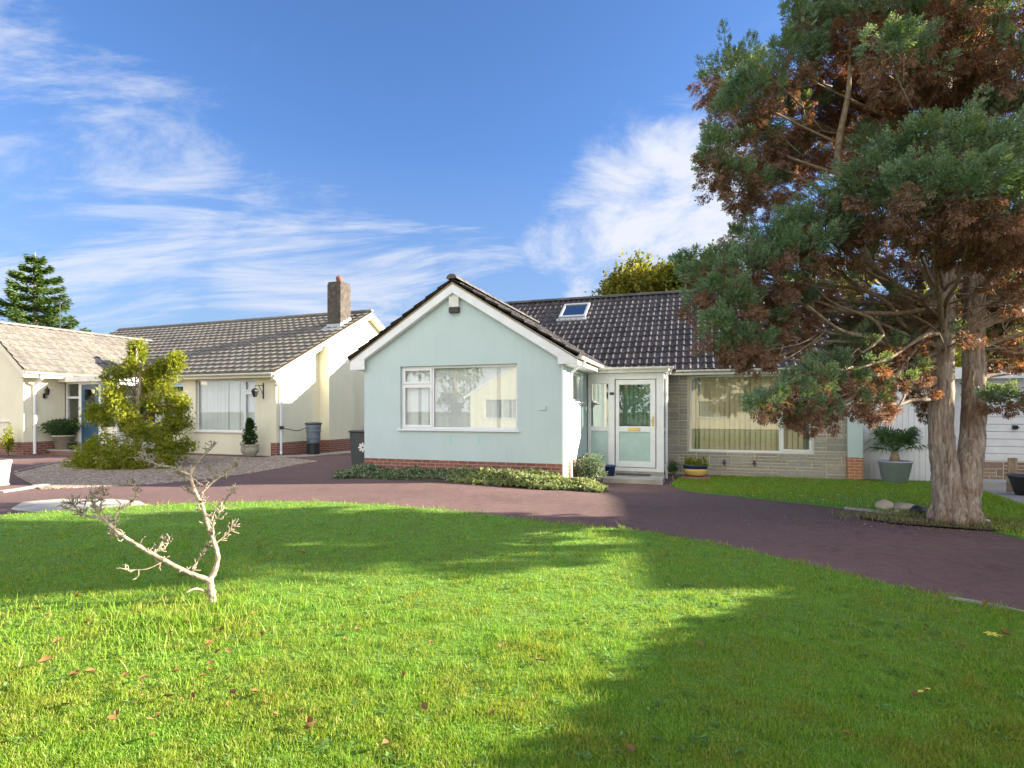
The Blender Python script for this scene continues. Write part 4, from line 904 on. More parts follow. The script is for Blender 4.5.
# bare dead twigs round the trunks
for i in range(110):
    z = rb.uniform(2.2,5.2); Pth = rb.choice([Lp,Rp]); q = min(Pth, key=lambda p: abs(p.z-z)); a = rb.uniform(0,2*math.pi); L = rb.uniform(.5,1.5)
    d = Vector((math.cos(a),math.sin(a),rb.uniform(-.1,.35))); p1 = q+d*L*.5+Vector((0,0,rb.uniform(-.12,.1))); p2 = q+d*L+Vector((rb.uniform(-.2,.2),rb.uniform(-.2,.2),rb.uniform(-.25,.15)))
    bm_.tube(smooth_path([q,p1,p2],10), interp([.014,.009,.003],10), 5, 0.1, a)
    for k in range(3):
        s0 = p1.lerp(p2, rb.random()); e = s0+Vector((rb.gauss(0,.18),rb.gauss(0,.18),rb.gauss(0,.12))); bm_.tube([s0,(s0+e)/2+Vector((0,0,.02)),e],[.006,.004,.002],4)
bm_.build('branch', M['twig'], tree, smooth=True)
# ================================================================== OTHER TREES AND PLANTS
M['leaf_yellow'] = mat_leaf('autumn_leaf', [(0.10,0.14,0.02),(0.20,0.21,0.025),(0.32,0.27,0.035),(0.07,0.11,0.02),(0.24,0.17,0.03)], 0.45, tcol=(1.3,1.2,0.5))
M['leaf_green'] = mat_leaf('dull_leaf', [(0.05,0.09,0.015),(0.08,0.13,0.02),(0.12,0.15,0.03),(0.05,0.08,0.02)], 0.35, tcol=(1.3,1.3,0.5))
M['leaf_far'] = mat_leaf('fir_leaf', [(0.035,0.075,0.025),(0.07,0.125,0.03),(0.12,0.17,0.03),(0.03,0.06,0.03)], 0.35, tcol=(1.3,1.3,0.5))
M['leaf_gold'] = mat_leaf('golden_leaf', [(0.10,0.17,0.01),(0.24,0.29,0.02),(0.36,0.36,0.03),(0.08,0.14,0.012),(0.36,0.29,0.03)], 0.40, tcol=(1.3,1.2,0.5))
M['leaf_dark'] = mat_leaf('shrub_leaf', [(0.02,0.05,0.015),(0.04,0.085,0.02),(0.06,0.12,0.03)], 0.25)
M['leaf_palm'] = mat_leaf('palm_leaf', [(0.04,0.085,0.03),(0.07,0.13,0.045),(0.10,0.16,0.06)], 0.25)
M['leaf_ivy'] = mat_leaf('variegated_leaf', [(0.05,0.10,0.035),(0.09,0.15,0.05),(0.20,0.25,0.14),(0.36,0.40,0.28),(0.07,0.12,0.04)], 0.3)
M['leaf_ivy_gold'] = mat_leaf('golden_groundcover_leaf', [(0.16,0.22,0.05),(0.30,0.34,0.10),(0.42,0.44,0.20),(0.12,0.18,0.05)], 0.35)
M['petal'] = mat_plain('white_petal', (0.8,0.8,0.78), 0.6)
M['pink'] = mat_plain('pink_petal', (0.75,0.10,0.38), 0.6)
def trunk_tube(parent, pts, rad, mat='twig', n=10):
    t = MB(); t.tube(smooth_path(pts,16), interp(rad,16), n, 0.12, pts[0][0]); return t.build('trunk', M[mat], parent, smooth=True)
def bg_tree(name, label, x, y, h, cr, mat, seed, n=16, leaf=0.22, total=9000, base=0.35, group='trees beyond the houses', tall=1.0):
    r = random.Random(seed); z0 = zt(x,y); t = empty(name, (x,y,z0), 0, label, 'tree', group)
    trunk_tube(t, [(0,0,-.2),(0.1,0,h*.3),(0,.1,h*.6),(0.05,0,h*.85)], (h*.032,h*.025,h*.016,h*.004), 'bark')
    lobes = []; br = MB()
    for i in range(n):
        a = r.uniform(0,2*math.pi); q = cr*math.sqrt(r.random())*.8; zz = h*(base+(1-base)*r.random()**.8*.9)
        f = math.sqrt(max(0.15,1-((zz/h-.55)/.5)**2)); p = (math.cos(a)*q*f, math.sin(a)*q*f, zz); lobes.append((p, cr*r.uniform(.26,.42), cr*r.uniform(.2,.33)))
        br.tube(smooth_path([(0,0,zz*.55),(p[0]*.5,p[1]*.5,zz*.75),p],8), interp([h*.012,h*.008,h*.003],8), 5)
    br.build('branch', M['bark'], t, smooth=True); broad_crown('crown', lobes, t, M[mat], leaf, total, 26, cr*.13); return t
bg_tree('broadleaf_tree', 'yellow green autumn tree rising behind the ridge of the dark tiled roof', 7.0, 29, 9.1, 3.5, 'leaf_yellow', 3, 44, .20, 42000)
bg_tree('broadleaf_tree', 'dull green tree behind the dark roof, just left of the conifer', 9.5, 27, 9.3, 2.6, 'leaf_green', 8, 28, .20, 18000)
bg_tree('broadleaf_tree', 'golden autumn tree seen through the gaps of the conifer above the roof', 14.4, 26, 8.6, 3.2, 'leaf_yellow', 12, 20, .20, 10000)
bg_tree('broadleaf_tree', 'yellow autumn tree behind the flat roofed garage', 19.0, 24, 7.4, 3.4, 'leaf_yellow', 15, 20, .20, 11000)
bg_tree('broadleaf_tree', 'green tree far behind the garage at the right edge', 25.5, 27, 9.2, 3.6, 'leaf_green', 19, 18, .22, 8000)
# green hedge shrubs behind the screen: bright leaves seen between the trunks
def bush(name, label, cat, x, y, w_, h, mat, seed, leaf, total, z=None, group=None, rad=(1,1), parentz=0, stems=5, trad=None, low=.35):
    r = random.Random(seed); z0 = zt(x,y) if z is None else z; t = empty(name, (x,y,z0), 0, label, cat, group); lobes = []; st = MB()
    for i in range(9):
        a = r.uniform(0,2*math.pi); q = w_*.5*math.sqrt(r.random())*.6; p = (math.cos(a)*q*rad[0], math.sin(a)*q*rad[1], h*(low+(.82-low)*r.random())); lobes.append((p, w_*.5*.5, h*.24))
        if i < stems: st.tube(smooth_path([(p[0]*.15,p[1]*.15,-0.02),(p[0]*.5,p[1]*.5,h*.3),p],7), interp([h*.02,h*.012,h*.005],7), 5)
    st.build('stem', M['twig'], t, smooth=True); broad_crown('foliage', lobes, t, M[mat], leaf, total, 22, trad or w_*.10); return t
hp = HP(7.4,6.2); bush('garden_shrub', 'bright green shrub behind the white boarded screen', 'shrub', hp.x, hp.y, 3.4, 3.9, 'leaf_gold', 4, .11, 16000)
# background fir at the far left
def fir(x, y, h, cr, label):
    t = empty('fir_tree', (x,y,0), 0, label, 'tree'); trunk_tube(t, [(0,0,-.2),(0,0,h*.5),(0,0,h)], (.28,.16,.02), 'bark'); r = random.Random(2); Vs = []; br = MB(); z = h*.12
    while z < h*.985:
        rr = cr*(1-z/h)**.85+.12; k = r.randint(5,7); a0 = r.uniform(0,6)
        for i in range(k):
            a = a0+2*math.pi*i/k+r.uniform(-.25,.25); L = rr*r.uniform(.75,1.12); d = np.array([math.cos(a),math.sin(a),0.0]); n = int(150*L)+40
            tt = rng.random(n)**.7; base = np.array([0,0,z])+d*(L*tt)[:,None]+np.array([0,0,1])*(0.18*L*tt**2-0.06*L*np.sin(tt*3))[:,None]
            side = np.array([-d[1],d[0],0]); base = base+side*(rng.normal(0,.17*L,n)*(1-tt*.5))[:,None]+np.array([0,0,1])*(rng.normal(-.06,.09,n))[:,None]; D = d+side*rng.normal(0,.6,n)[:,None]+np.array([0,0,1])*rng.normal(.05,.35,n)[:,None]; D /= np.linalg.norm(D,axis=1,keepdims=True)
            V, F = leaf_quads(base, D, perp(D), .30*(.6+.6*rng.random(n)), .085*(.7+.6*rng.random(n)), .12); Vs.append(V)
            br.tube([(0,0,z),tuple(d*L*.5+np.array([0,0,z])),tuple(d*L*.9+np.array([0,0,z+.12*L]))],[.035,.02,.008],4)
        z += h*.048+.05
    V = np.concatenate(Vs); br.build('branch', M['bark'], t); big_mesh('foliage', V, np.arange(len(V)).reshape(-1,4), M['leaf_far'], t)
fir(-30.5, 35.5, 11.6, 5.2, 'pointed green fir tree rising behind the pale tiled roof on the left')
# golden shrub in the gravel
gx, gy, gz = gp(133,466)
gs_ = empty('golden_shrub', (gx,gy,gz), 0, 'yellow green spreading shrub growing in the gravel before the cream bungalow', 'shrub')
kx = gy/FPX
def G(px, py, dY=0): return ((px-133)*kx, dY, (466-py)*kx)
trunk_tube(gs_, [G(135,468),G(137,430),G(139,400),G(141,372),G(139,360)], (.09,.06,.05,.045,.02), 'bark')
lob = [(129,344,6,.3),(131,349,8,.3),(176,358,6,0),(152,372,8,.1),(130,355,11,.35),(133,365,12,0),(120,372,14,.1),(112,378,9,0),(150,380,10,0),(168,372,12,.1),(176,364,9,0),(160,366,8,0),(122,392,16,-.2),(145,395,16,.2),(165,390,14,0),(108,398,12,.2),(100,410,11,0),(130,410,20,-.3),(155,408,18,.1),(176,402,11,.1),(183,404,7,0),(120,425,20,.3),(145,428,22,-.4),(170,422,16,.2),(105,420,12,-.2),(180,420,10,.1),(95,412,7,0),(98,448,16,-.2),(120,445,20,-.5),(145,448,22,-.6),(170,442,18,-.3),(186,446,10,-.1),(85,462,11,-.3),(103,462,14,-.5),(128,463,16,-.7),(155,463,16,-.7),(176,460,12,-.5),(82,455,7,.1),(135,435,18,.8),(150,455,18,.9),(115,458,14,.8)]
Vs = []; br = MB()
for (px,py,r,dY) in lob:
    c = G(px,py,dY); rr = r*kx*.74; br.tube(smooth_path([G(136,min(462,py+22)),((G(136,py+8)[0]+c[0])/2,dY*.5,c[2]-.06),c],7), interp([.022,.014,.006],7), 5)
    nt_ = int(9+50*rr); P, v, out = tufted(c, (rr*1.15,rr,rr*.85), nt_, 22, .10, .2); P = P+rng.normal(0,1,P.shape)*np.where(rng.random((len(P),1)) < .35, .07, .02)
    D = v*.6+out*.55+np.array([0,0,.05])+rng.normal(0,.25,v.shape); D /= np.linalg.norm(D,axis=1,keepdims=True)
    V, F = sprays(P, D, 3, .075, .019, .8); Vs.append(V)
V = np.concatenate(Vs); ob = big_mesh('foliage', V, np.arange(len(V)).reshape(-1,4), M['leaf_gold'], gs_)
br.build('branch', M['twig'], gs_, smooth=True)
# rounded dark shrub behind it
bx = NP(-3.75,-0.65); bush('clipped_shrub', 'round dark green shrub against the cream wall, left of the wide window', 'shrub', bx.x, bx.y, .9, 1.25, 'leaf_dark', 6, .05, 3500)
# low flowering ground cover along the front of the mint gable
def cover(name, pts_wh, mat, total, leaf, h, label=None, kind=None, petals=0):
    P = []
    n = total; S = rng.uniform(-5.25,0.62,n); Vv = rng.uniform(-0.95,-0.03,n)
    top = h*(0.55+0.45*np.sin(S*2.1+1)**2)*(1-0.9*((Vv+0.48)/0.52)**4)*(1+.35*np.array([mnoise.noise(Vector((a*2.2,b_*2.5,1))) for a,b_ in zip(S,Vv)]))
    return S, Vv, top
n = 15000; S = rng.uniform(-5.3,0.95,n); Vv = rng.uniform(-1.02,-0.03,n)
edge = -0.80+0.18*np.sin(S*1.7)+0.10*np.sin(S*4.1)-0.12*(S>-1.6); keep = (Vv > edge) & ((S+5.3) > (0.25+0.6*(Vv+0.5)**2)); S, Vv = S[keep], Vv[keep]
nz_ = np.array([mnoise.noise(Vector((a*1.9,b_*2.2,1))) for a,b_ in zip(S,Vv)])
top = (0.20+0.08*(S>-1.7))*(0.8+0.7*nz_)*np.clip((Vv-edge[keep]+.05)/.35,0.25,1)*np.clip((S+5.4)/.5,.3,1)*np.clip((1.15-S)/.5,.25,1)
H = np.abs(top)*(0.35+0.65*rng.random(len(S))); cx_, sx_ = math.cos(TH), math.sin(TH)
X = HC.x+S*cx_-Vv*sx_; Y = HC.y+S*sx_+Vv*cx_; P = np.stack([X,Y,zt_np(X,Y)+H],1); D = unit(len(P))*.8+np.array([0,-.15,.55]); D /= np.linalg.norm(D,axis=1,keepdims=True)
gold = (S > -1.75+0.5*np.sin(Vv*9)) & (rng.random(len(S)) < .8) | ((np.abs(S+2.0) < .4) & (rng.random(len(S)) < .6))
for sel, mt, nm in ((~gold,'leaf_ivy','ground_cover'),(gold,'leaf_ivy_gold','ground_cover')):
    V, F = sprays(P[sel], D[sel], 3, .062, .034, 1.0); o = big_mesh(nm, V, F, M[mt])
    tag(o, 'variegated green ground cover plants along the mint wall' if not nm or mt == 'leaf_ivy' else 'yellow green ground cover spilling round the front corner of the mint wall', 'ground cover', None, 'stuff')
hp = HP(0.42,1.15); bush('corner_shrub', 'leafy variegated shrub beside the white porch door', 'shrub', hp.x, hp.y, .85, .72, 'leaf_ivy', 9, .05, 3200, z=zt(hp.x,hp.y)-.02, rad=(1.0,.9))
hp = HP(2.12,2.75); bush('small_shrub', 'small dark green shrub between porch and blue and yellow planter', 'shrub', hp.x, hp.y, .38, .50, 'leaf_dark', 10, .035, 900)
# ------------------------------------------------------------------ dead twisted shrub on the lawn
dx, dy = gp(208,606)[:2]; dxw = Vector((dx,dy,zt(dx,dy)+.03)); ds = empty('dead_shrub', dxw, 0, 'bare pale twisted dead shrub standing alone on the front lawn', 'shrub')
kd = dy/FPX
def Dp(zx, zy, dY=0):   # zoom coordinates, 3.84 per pixel from (60,430)
    return Vector(((60+zx/3.84-208)*kd, dY, (606-(430+zy/3.84))*kd))
st = MB(); tw = MB(); rd_ = random.Random(12); tips = []
stems = [([(580,690,0),(585,655,0),(578,610,0),(575,588,0)],[.034,.030,.028,.026]),
 ([(575,590,0),(592,550,.02),(597,505,.03),(584,450,.03),(565,390,.02),(548,310,0),(525,240,-.03),(509,182,-.02),(530,130,.03),(565,88,.06)],[.026,.021,.019,.017,.015,.014,.013,.010,.007,.004]),
 ([(577,592,0),(520,560,-.05),(440,500,-.12),(400,470,-.15),(350,430,-.18),(290,385,-.2),(255,350,-.2),(200,335,-.15),(130,335,-.1),(90,332,-.05),(30,318,0)],[.024,.019,.017,.016,.014,.013,.011,.009,.007,.005,.003]),
 ([(510,190,-.02),(480,165,-.08),(450,150,-.1),(400,150,-.05),(340,130,0),(300,120,.04)],[.010,.008,.007,.006,.004,.003]),
 ([(500,210,-.02),(470,185,.06),(440,200,.1),(420,190,.12)],[.007,.006,.004,.003]),
 ([(540,260,0),(575,218,.05),(610,190,.08),(650,155,.1)],[.010,.008,.006,.003]),
 ([(575,218,.05),(560,190,.1),(545,180,.12)],[.005,.004,.003]),
 ([(548,300,0),(520,285,.06),(495,278,.1),(465,258,.12)],[.007,.005,.004,.003]),
 ([(580,425,.03),(600,365,-.05),(625,345,-.08),(645,318,-.1)],[.008,.006,.004,.003]),
 ([(570,395,.02),(575,330,.08),(600,300,.12),(628,262,.14)],[.007,.005,.004,.003]),
 ([(590,455,.03),(615,430,.06),(640,402,.1)],[.006,.004,.003]),
 ([(270,362,-.2),(278,315,-.15),(310,280,-.1),(322,250,-.08),(300,215,-.05)],[.009,.007,.005,.004,.003]),
 ([(270,360,-.2),(240,310,-.25),(235,270,-.28)],[.006,.004,.003]),
 ([(205,336,-.15),(190,300,-.1),(190,262,-.06)],[.006,.004,.003]),
 ([(120,335,-.1),(108,300,-.12),(100,285,-.14)],[.005,.004,.003]),([(125,335,-.1),(120,285,-.05),(135,262,-.02)],[.005,.004,.003]),
 ([(400,470,-.15),(425,460,-.08),(432,440,-.05)],[.005,.004,.003]),([(520,560,-.05),(530,510,.02),(552,470,.05)],[.005,.004,.003]),([(440,500,-.12),(400,520,-.2),(350,515,-.25)],[.004,.003,.002]),
 ([(300,395,-.2),(280,410,-.16),(262,405,-.14)],[.004,.003,.002]),([(570,640,0),(540,615,-.06),(515,622,-.1)],[.013,.010,.007])]
for ctrl, rad in stems:
    P_ = [Dp(*c) for c in ctrl]; st.tube(smooth_path(P_, 8*len(P_)), interp([q*.92 for q in rad], 8*len(P_)), 10, 0.30, ctrl[0][0])
    if rad[0] < .012 or len(ctrl) > 8:
        pts = smooth_path(P_, 6*len(P_)); 
        for i, p in enumerate(pts):
            if (len(ctrl) > 8 and i < len(pts)*.45): 
                if rd_.random() > .12: continue
            if rd_.random() < .5: tips.append((p, pts[min(i+1,len(pts)-1)]-pts[max(i-1,0)]))
        tips += [(pts[-1], pts[-1]-pts[-3])]*3
for (p, d) in tips:
    d = d.normalized()
    for k in range(rd_.choice([1,2,2])):
        v = (d*.5+Vector((rd_.gauss(0,.6),rd_.gauss(0,.6),rd_.gauss(.35,.5)))).normalized(); L = rd_.uniform(.025,.075); e = p+v*L
        m_ = p.lerp(e,.5)+Vector((rd_.gauss(0,.008),rd_.gauss(0,.008),rd_.gauss(0,.008))); tw.tube([p,m_,e],[.0038,.0034,.0028],5)
        for q in range(rd_.choice([0,1,2])):
            f = m_.lerp(e, rd_.random()); g = f+(v+Vector((rd_.gauss(0,.8),rd_.gauss(0,.8),rd_.gauss(.2,.6)))).normalized()*rd_.uniform(.015,.045); tw.tube([f,g],[.0040,.0032],4)
st.build('stem', M['deadwood'], ds, smooth=True); tw.build('twig', M['deadwood'], ds, smooth=True)

# ================================================================== POTS, BINS AND SMALL THINGS
def potted(name, label, cat, loc, prof, potmat, n=28, sx=1, sy=1, soil_r=None, soil_z=None):
    t = empty(name, loc, 0, label, cat); m = MB(); m.lathe(prof, n, (0,0,0), sx, sy); m.build('pot', M[potmat], t, smooth=False, bevel=0.0).data.polygons.foreach_set('use_smooth', [True]*len(t.children[0].data.polygons))
    if soil_r: s = MB(); s.lathe([(soil_r,soil_z-.05),(soil_r,soil_z),(soil_r*.5,soil_z+.02)], n, (0,0,0), sx, sy); s.build('soil', M['soil'], t)
    return t
def open_pot(r0, r1, h, wl=.02, rim=.015, rh=.04): return [(r0,0),(r1,h-rh),(r1+rim,h-rh),(r1+rim,h),(r1-wl,h),(r1-wl*1.3,h-rh*1.6),(r0*.5,h-rh*1.7)]
def foliage_on(t, name, lobes, mat, leaf, total, ntuft=14, trad=.06): return broad_crown(name, lobes, t, M[mat], leaf, total, ntuft, trad)
# palm
px_, py_, pz_ = gp(895,482.5); pm = potted('potted_palm', 'fan palm in a large plain grey tub before the white boarded screen', 'potted palm', (px_,py_,pz_+.02), open_pot(.25,.345,.50,.02,.012,.03), 'potgrey', 36, soil_r=.32, soil_z=.46)
tr = MB(); tr.tube([(0,0,.42),(0.0,0.01,.55),(0.01,0,.72)],[.09,.10,.06],14,.3,1); tr.build('trunk', M['wood'], pm)
Vs = []; stk = MB(); rp = random.Random(21)
for i in range(21):
    a = 2*math.pi*i/21*2.4+rp.uniform(-.3,.3); el = rp.uniform(0.05,1.25); L = rp.uniform(.32,.55); d = Vector((math.cos(a)*math.cos(el),math.sin(a)*math.cos(el),math.sin(el)))
    o_ = Vector((0,0,.68)); tip = o_+d*L; stk.tube([o_,o_+d*L*.5+Vector((0,0,.02)),tip],[.009,.007,.005],5)
    side = d.cross(Vector((0,0,1))); side = side.normalized() if side.length > .1 else Vector((1,0,0)); nrm = side.cross(d)
    K = 17
    for k in range(K):
        b_ = (k/(K-1)-.5)*2*1.9; dd = (d*math.cos(b_)+side*math.sin(b_)).normalized(); ll = (.44 if abs(b_) < 1.2 else .30)*rp.uniform(.85,1.08); droop = Vector((0,0,-.10*ll/.3)); nn = (nrm*.9+dd.cross(nrm)*.25).normalized(); sw = dd.cross(nn)*.015
        p0 = tip; p1 = tip+dd*ll*.6; p2 = tip+dd*ll+droop+Vector((0,0,rp.uniform(-.03,.01)))
        Vs += [p0-sw*.4,p0+sw*.4,p1+sw,p1-sw, p1-sw,p1+sw,p2+sw*.15,p2-sw*.15]
V = np.array([tuple(v) for v in Vs]); big_mesh('frond', V, np.arange(len(V)).reshape(-1,4), M['leaf_palm'], pm); stk.build('leaf_stalk', M['leaf_palm'], pm)
# blue and yellow oval planter on a brick step
hp = HP(2.62,3.25); zb = zt(hp.x,hp.y)
ps = MB(); ps.box(-.30,.36,-.42,.40,-.1,.07); o_ = tag(ps.build('brick_step', M['brick'], None, (hp.x,hp.y,zb), TH), 'low dark brick step holding up the blue and yellow planter', 'step')
pl = empty('oval_planter', (hp.x,hp.y-.02,zb+.072), TH, 'oval planter glazed blue over yellow with leafy green plant by the porch', 'planter')
m = MB(); m.lathe([(.19,0.02),(.225,.05),(.245,.13),(.25,.185)],28,(0,0,0),1.12,.62); m.build('pot', M['potyellow'], pl, smooth=True)
m = MB(); m.lathe([(.251,.186),(.262,.25),(.272,.252),(.272,.28),(.245,.28),(.24,.25),(.1,.25)],28,(0,0,0),1.12,.62); m.build('rim', M['potblue'], pl, smooth=True); m = MB(); m.box(-.13,.13,-.05,.05,-.0,.03); m.build('foot', M['black'], pl)
foliage_on(pl, 'foliage', [((-.15,0,.33),.13,.10),((0,0,.35),.14,.12),((.15,0,.33),.13,.10)], 'leaf_gold', .05, 900)
# small blue pot half hidden by the shrub
hp = HP(.66,2.25); q = potted('glazed_pot', 'small dark blue glazed pot half hidden by the shrub at the porch', 'pot', (hp.x,hp.y,-.10), open_pot(.10,.13,.26), 'potblue', 24, soil_r=.11, soil_z=.22)
# topiary before the cream house
tp = NP(-.62,-.42); q = potted('potted_topiary', 'clipped dark green cone in a stone pot beside the wide cream house window', 'potted plant', (tp.x,tp.y,zt(tp.x,tp.y)+.01), [(.16,0),(.17,.02),(.25,.14),(.26,.26),(.24,.31),(.265,.33),(.265,.37),(.23,.37),(.21,.32),(.1,.31)], 'potstone', 28, soil_r=.22, soil_z=.34)
foliage_on(q, 'foliage', [((0,0,.46),.20,.13),((0,0,.62),.19,.14),((0,0,.80),.14,.13),((0,0,.95),.10,.12),((0,0,1.05),.06,.07)], 'leaf_dark', .045, 4500, 30, .06)
# rosemary pot on the step
tp = NP(-7.28,PF-.28); q = potted('potted_shrub', 'spiky green shrub in a large pale pot on the step left of the blue door', 'potted plant', (tp.x,tp.y,.217), open_pot(.20,.30,.46,.03,.02,.05), 'potstone', 28, soil_r=.27, soil_z=.41)
Vs = []; P = rng.normal(0,1,(900,3))*np.array([.09,.09,.02])+np.array([0,0,.44]); D = (P-np.array([0,0,.26])); D[:,0:2] *= 1.5; D += rng.normal(0,.09,D.shape)+np.array([0,0,.25]); D /= np.linalg.norm(D,axis=1,keepdims=True)
for (a,b_) in ((0,.2),(.15,.35),(.3,.5)): V,F = sprays(P+D*rng.uniform(a,b_,(900,1)), D, 3, .09, .022, .5); Vs.append(V)
V = np.concatenate(Vs); big_mesh('foliage', V, np.arange(len(V)).reshape(-1,4), M['leaf_palm'], q)
tp = NP(-6.93,PF-.22); potted('dark_pot', 'small dark pot on the step between pale pot and blue door', 'pot', (tp.x,tp.y,.217), open_pot(.08,.12,.24), 'darkgrey', 20, soil_r=.1, soil_z=.2)
# orange climbing plant by the wing corner
tp = NP(-7.9,WF-.30); bush('bedding_plant', 'small yellow orange plant at the brick corner left of the downpipe', 'plant', tp.x, tp.y, .36, .95, 'leaf_gold', 31, .06, 650, trad=.05)
# stone planter at the left edge
sx_, sy_, sz_ = gp(-20,488); sp = empty('stone_planter', (sx_-.12,sy_+.1,0), R(-12), 'weathered pale stone planter with a pink flower at the left edge', 'planter')
m = MB(); m.prism_y([(-.42,0),(.32,0),(.36,.02),(.36,.05),(.33,.07),(.40,.44),(.43,.46),(.43,.52),(-.46,.52),(-.46,.46),(-.42,.42)],-.30,.30); m.build('pot', M['potstone'], sp, bevel=.02)
m = MB(); m.box(-.40,.36,-.25,.25,.521,.535); m.build('soil', M['soil'], sp)
foliage_on(sp, 'foliage', [((-.1,0,.58),.16,.06),((.15,-.05,.57),.12,.05)], 'leaf_gold', .05, 420); 
m = MB(); m.tube([(.0,0,.53),(.01,0,.72)],[.005,.004],5); m.build('stem', M['leaf_dark'], sp)
P = np.repeat(np.array([[.02,0,.78]]),120,0)+unit(120)*.05; D = P-np.array([.02,0,.76]); D /= np.linalg.norm(D,axis=1,keepdims=True); V,F = leaf_quads(P,D,perp(D),np.full(120,.07),np.full(120,.06),0); big_mesh('flower', V, F, M['pink'], sp)
# wheelie bin
bp = HP(-5.10,.45); bn = empty('wheelie_bin', (bp.x,bp.y,0), TH+R(8), 'dark grey wheelie bin with a white flower on it beside the mint wall', 'bin')
m = MB(); vs = [(-.20,-.24,.06),(.20,-.24,.06),(.20,.24,.06),(-.20,.24,.06),(-.24,-.29,.96),(.24,-.29,.96),(.24,.29,.96),(-.24,.29,.96)]; m.add(vs,[(0,3,2,1),(4,5,6,7),(0,1,5,4),(1,2,6,5),(2,3,7,6),(3,0,4,7)]); m.build('body', M['darkgrey'], bn, bevel=.02)
m = MB(); m.box(-.265,.265,-.32,.27,.962,.985); m.prism_x([(-.32,.985),(.25,.985),(.22,1.03),(-.25,1.01)],-.25,.25); m.build('lid', M['darkgrey'], bn, bevel=.01)
m = MB(); m.tube([(-.24,.33,.95),(.24,.33,.95)],.016,8); m.box(-.24,-.20,.27,.34,.93,.97); m.box(.20,.24,.27,.34,.93,.97); m.build('handle', M['black'], bn)
for sxx in (-.24,.20): m = MB(); m.tube([(sxx,.22,.10),(sxx+.04,.22,.10)],.10,18); m.build('wheel', M['black'], bn)
m = MB(); c0 = (.11,-.2875,.60)
for k in range(8):
    a = math.pi*k/4; p0 = (c0[0],c0[2]); m.prism_y([(p0[0]+.028*math.cos(a-.6),p0[1]+.028*math.sin(a-.6)),(p0[0]+.105*math.cos(a-.24),p0[1]+.105*math.sin(a-.24)),(p0[0]+.120*math.cos(a),p0[1]+.120*math.sin(a)),(p0[0]+.105*math.cos(a+.24),p0[1]+.105*math.sin(a+.24)),(p0[0]+.028*math.cos(a+.6),p0[1]+.028*math.sin(a+.6))],-.292,-.284)
m.v = [(x, y+(-.0)+ (z-.60)*-.055, z) for (x,y,z) in m.v]; m.build('flower_sticker', M['petal'], bn)
# water butt
wb = NP(.62,.95); wt = empty('water_butt', (wb.x,wb.y,zt(wb.x,wb.y)+.02), TN, 'grey blue water butt on a black stand against the cream flank wall', 'water butt')
m = MB(); m.lathe([(.20,0),(.20,.30),(.215,.31),(.215,.33)],24); m.build('stand', M['black'], wt); 
m = MB(); m.lathe([(.185,.331),(.20,.40),(.235,.88),(.25,.96)],32); 
for zz in (.5,.72): m.lathe([(.2+.06*(zz-.33),zz),(.224+.06*(zz-.33),zz+.01),(.224+.06*(zz-.33),zz+.03),(.205+.06*(zz-.33),zz+.04)],32)
m.build('barrel', M['butt'], wt, smooth=True); m = MB(); m.lathe([(.262,.955),(.268,.97),(.262,1.0),(.2,1.02),(.02,1.03)],32); m.build('lid', M['darkgrey'], wt, smooth=True)
m = MB(); m.tube([(0,-.21,.42),(0,-.26,.42),(0,-.27,.39)],.014,8); m.build('tap', M['black'], wt)
hs = MB(); a_ = NP(.10,.13,.95); b_ = Vector((wb.x-.2,wb.y-.1,.93)); hs.tube(smooth_path([a_,a_.lerp(b_,.3)+Vector((0,-.06,-.05)),a_.lerp(b_,.7)+Vector((0,-.06,-.09)),b_],20),.013,8); hs.box(a_.x-.05,a_.x+.05,a_.y-.05,a_.y+.05,a_.z-.05,a_.z+.05)
o_ = hs.build('hose', M['black']); tag(o_, 'black hose from the white downpipe to the water butt', 'hose')
# wall lanterns and basket bracket
def lantern(parent, x, y, z, rz=0):
    m = MB(); m.box(x-.035,x+.035,y-.02,y,z-.1,z+.05); m.tube([(x,y-.02,z-.05),(x,y-.12,z-.09),(x,y-.16,z-.02)],.012,6); m.lathe([(.05,0),(.08,.16),(.085,.165),(.085,.18),(.03,.24),(.008,.29)],6,(x,y-.16,z)); return m
lt_ = lantern(None,0,0,0).build('wall_lantern', M['black'], nb, (-7.678,-2.0,1.98), R(90)); lt_['label'] = 'black wall lantern by the blue door'
m = MB(); m.box(-.02,.02,-.02,0,-.25,.25); m.tube([(0,-.02,.16),(-.02,-.28,.17),(-.04,-.30,.12)],.012,6); m.tube([(0,-.02,-.12),(0,-.16,.10),(0,-.02+-.2,.165)],.009,6); m.lathe([(.05,-.22),(.11,-.04),(.10,0),(.02,.06)],8,(-.04,-.30,.02)); m.build('basket_bracket', M['black'], nb, (-.50,-.002,2.10))
m = MB(); m.box(-5.52,-5.42,PF-.02,PF-.002,1.75,2.2); m.build('number_plate', M['darkgrey'], nb)
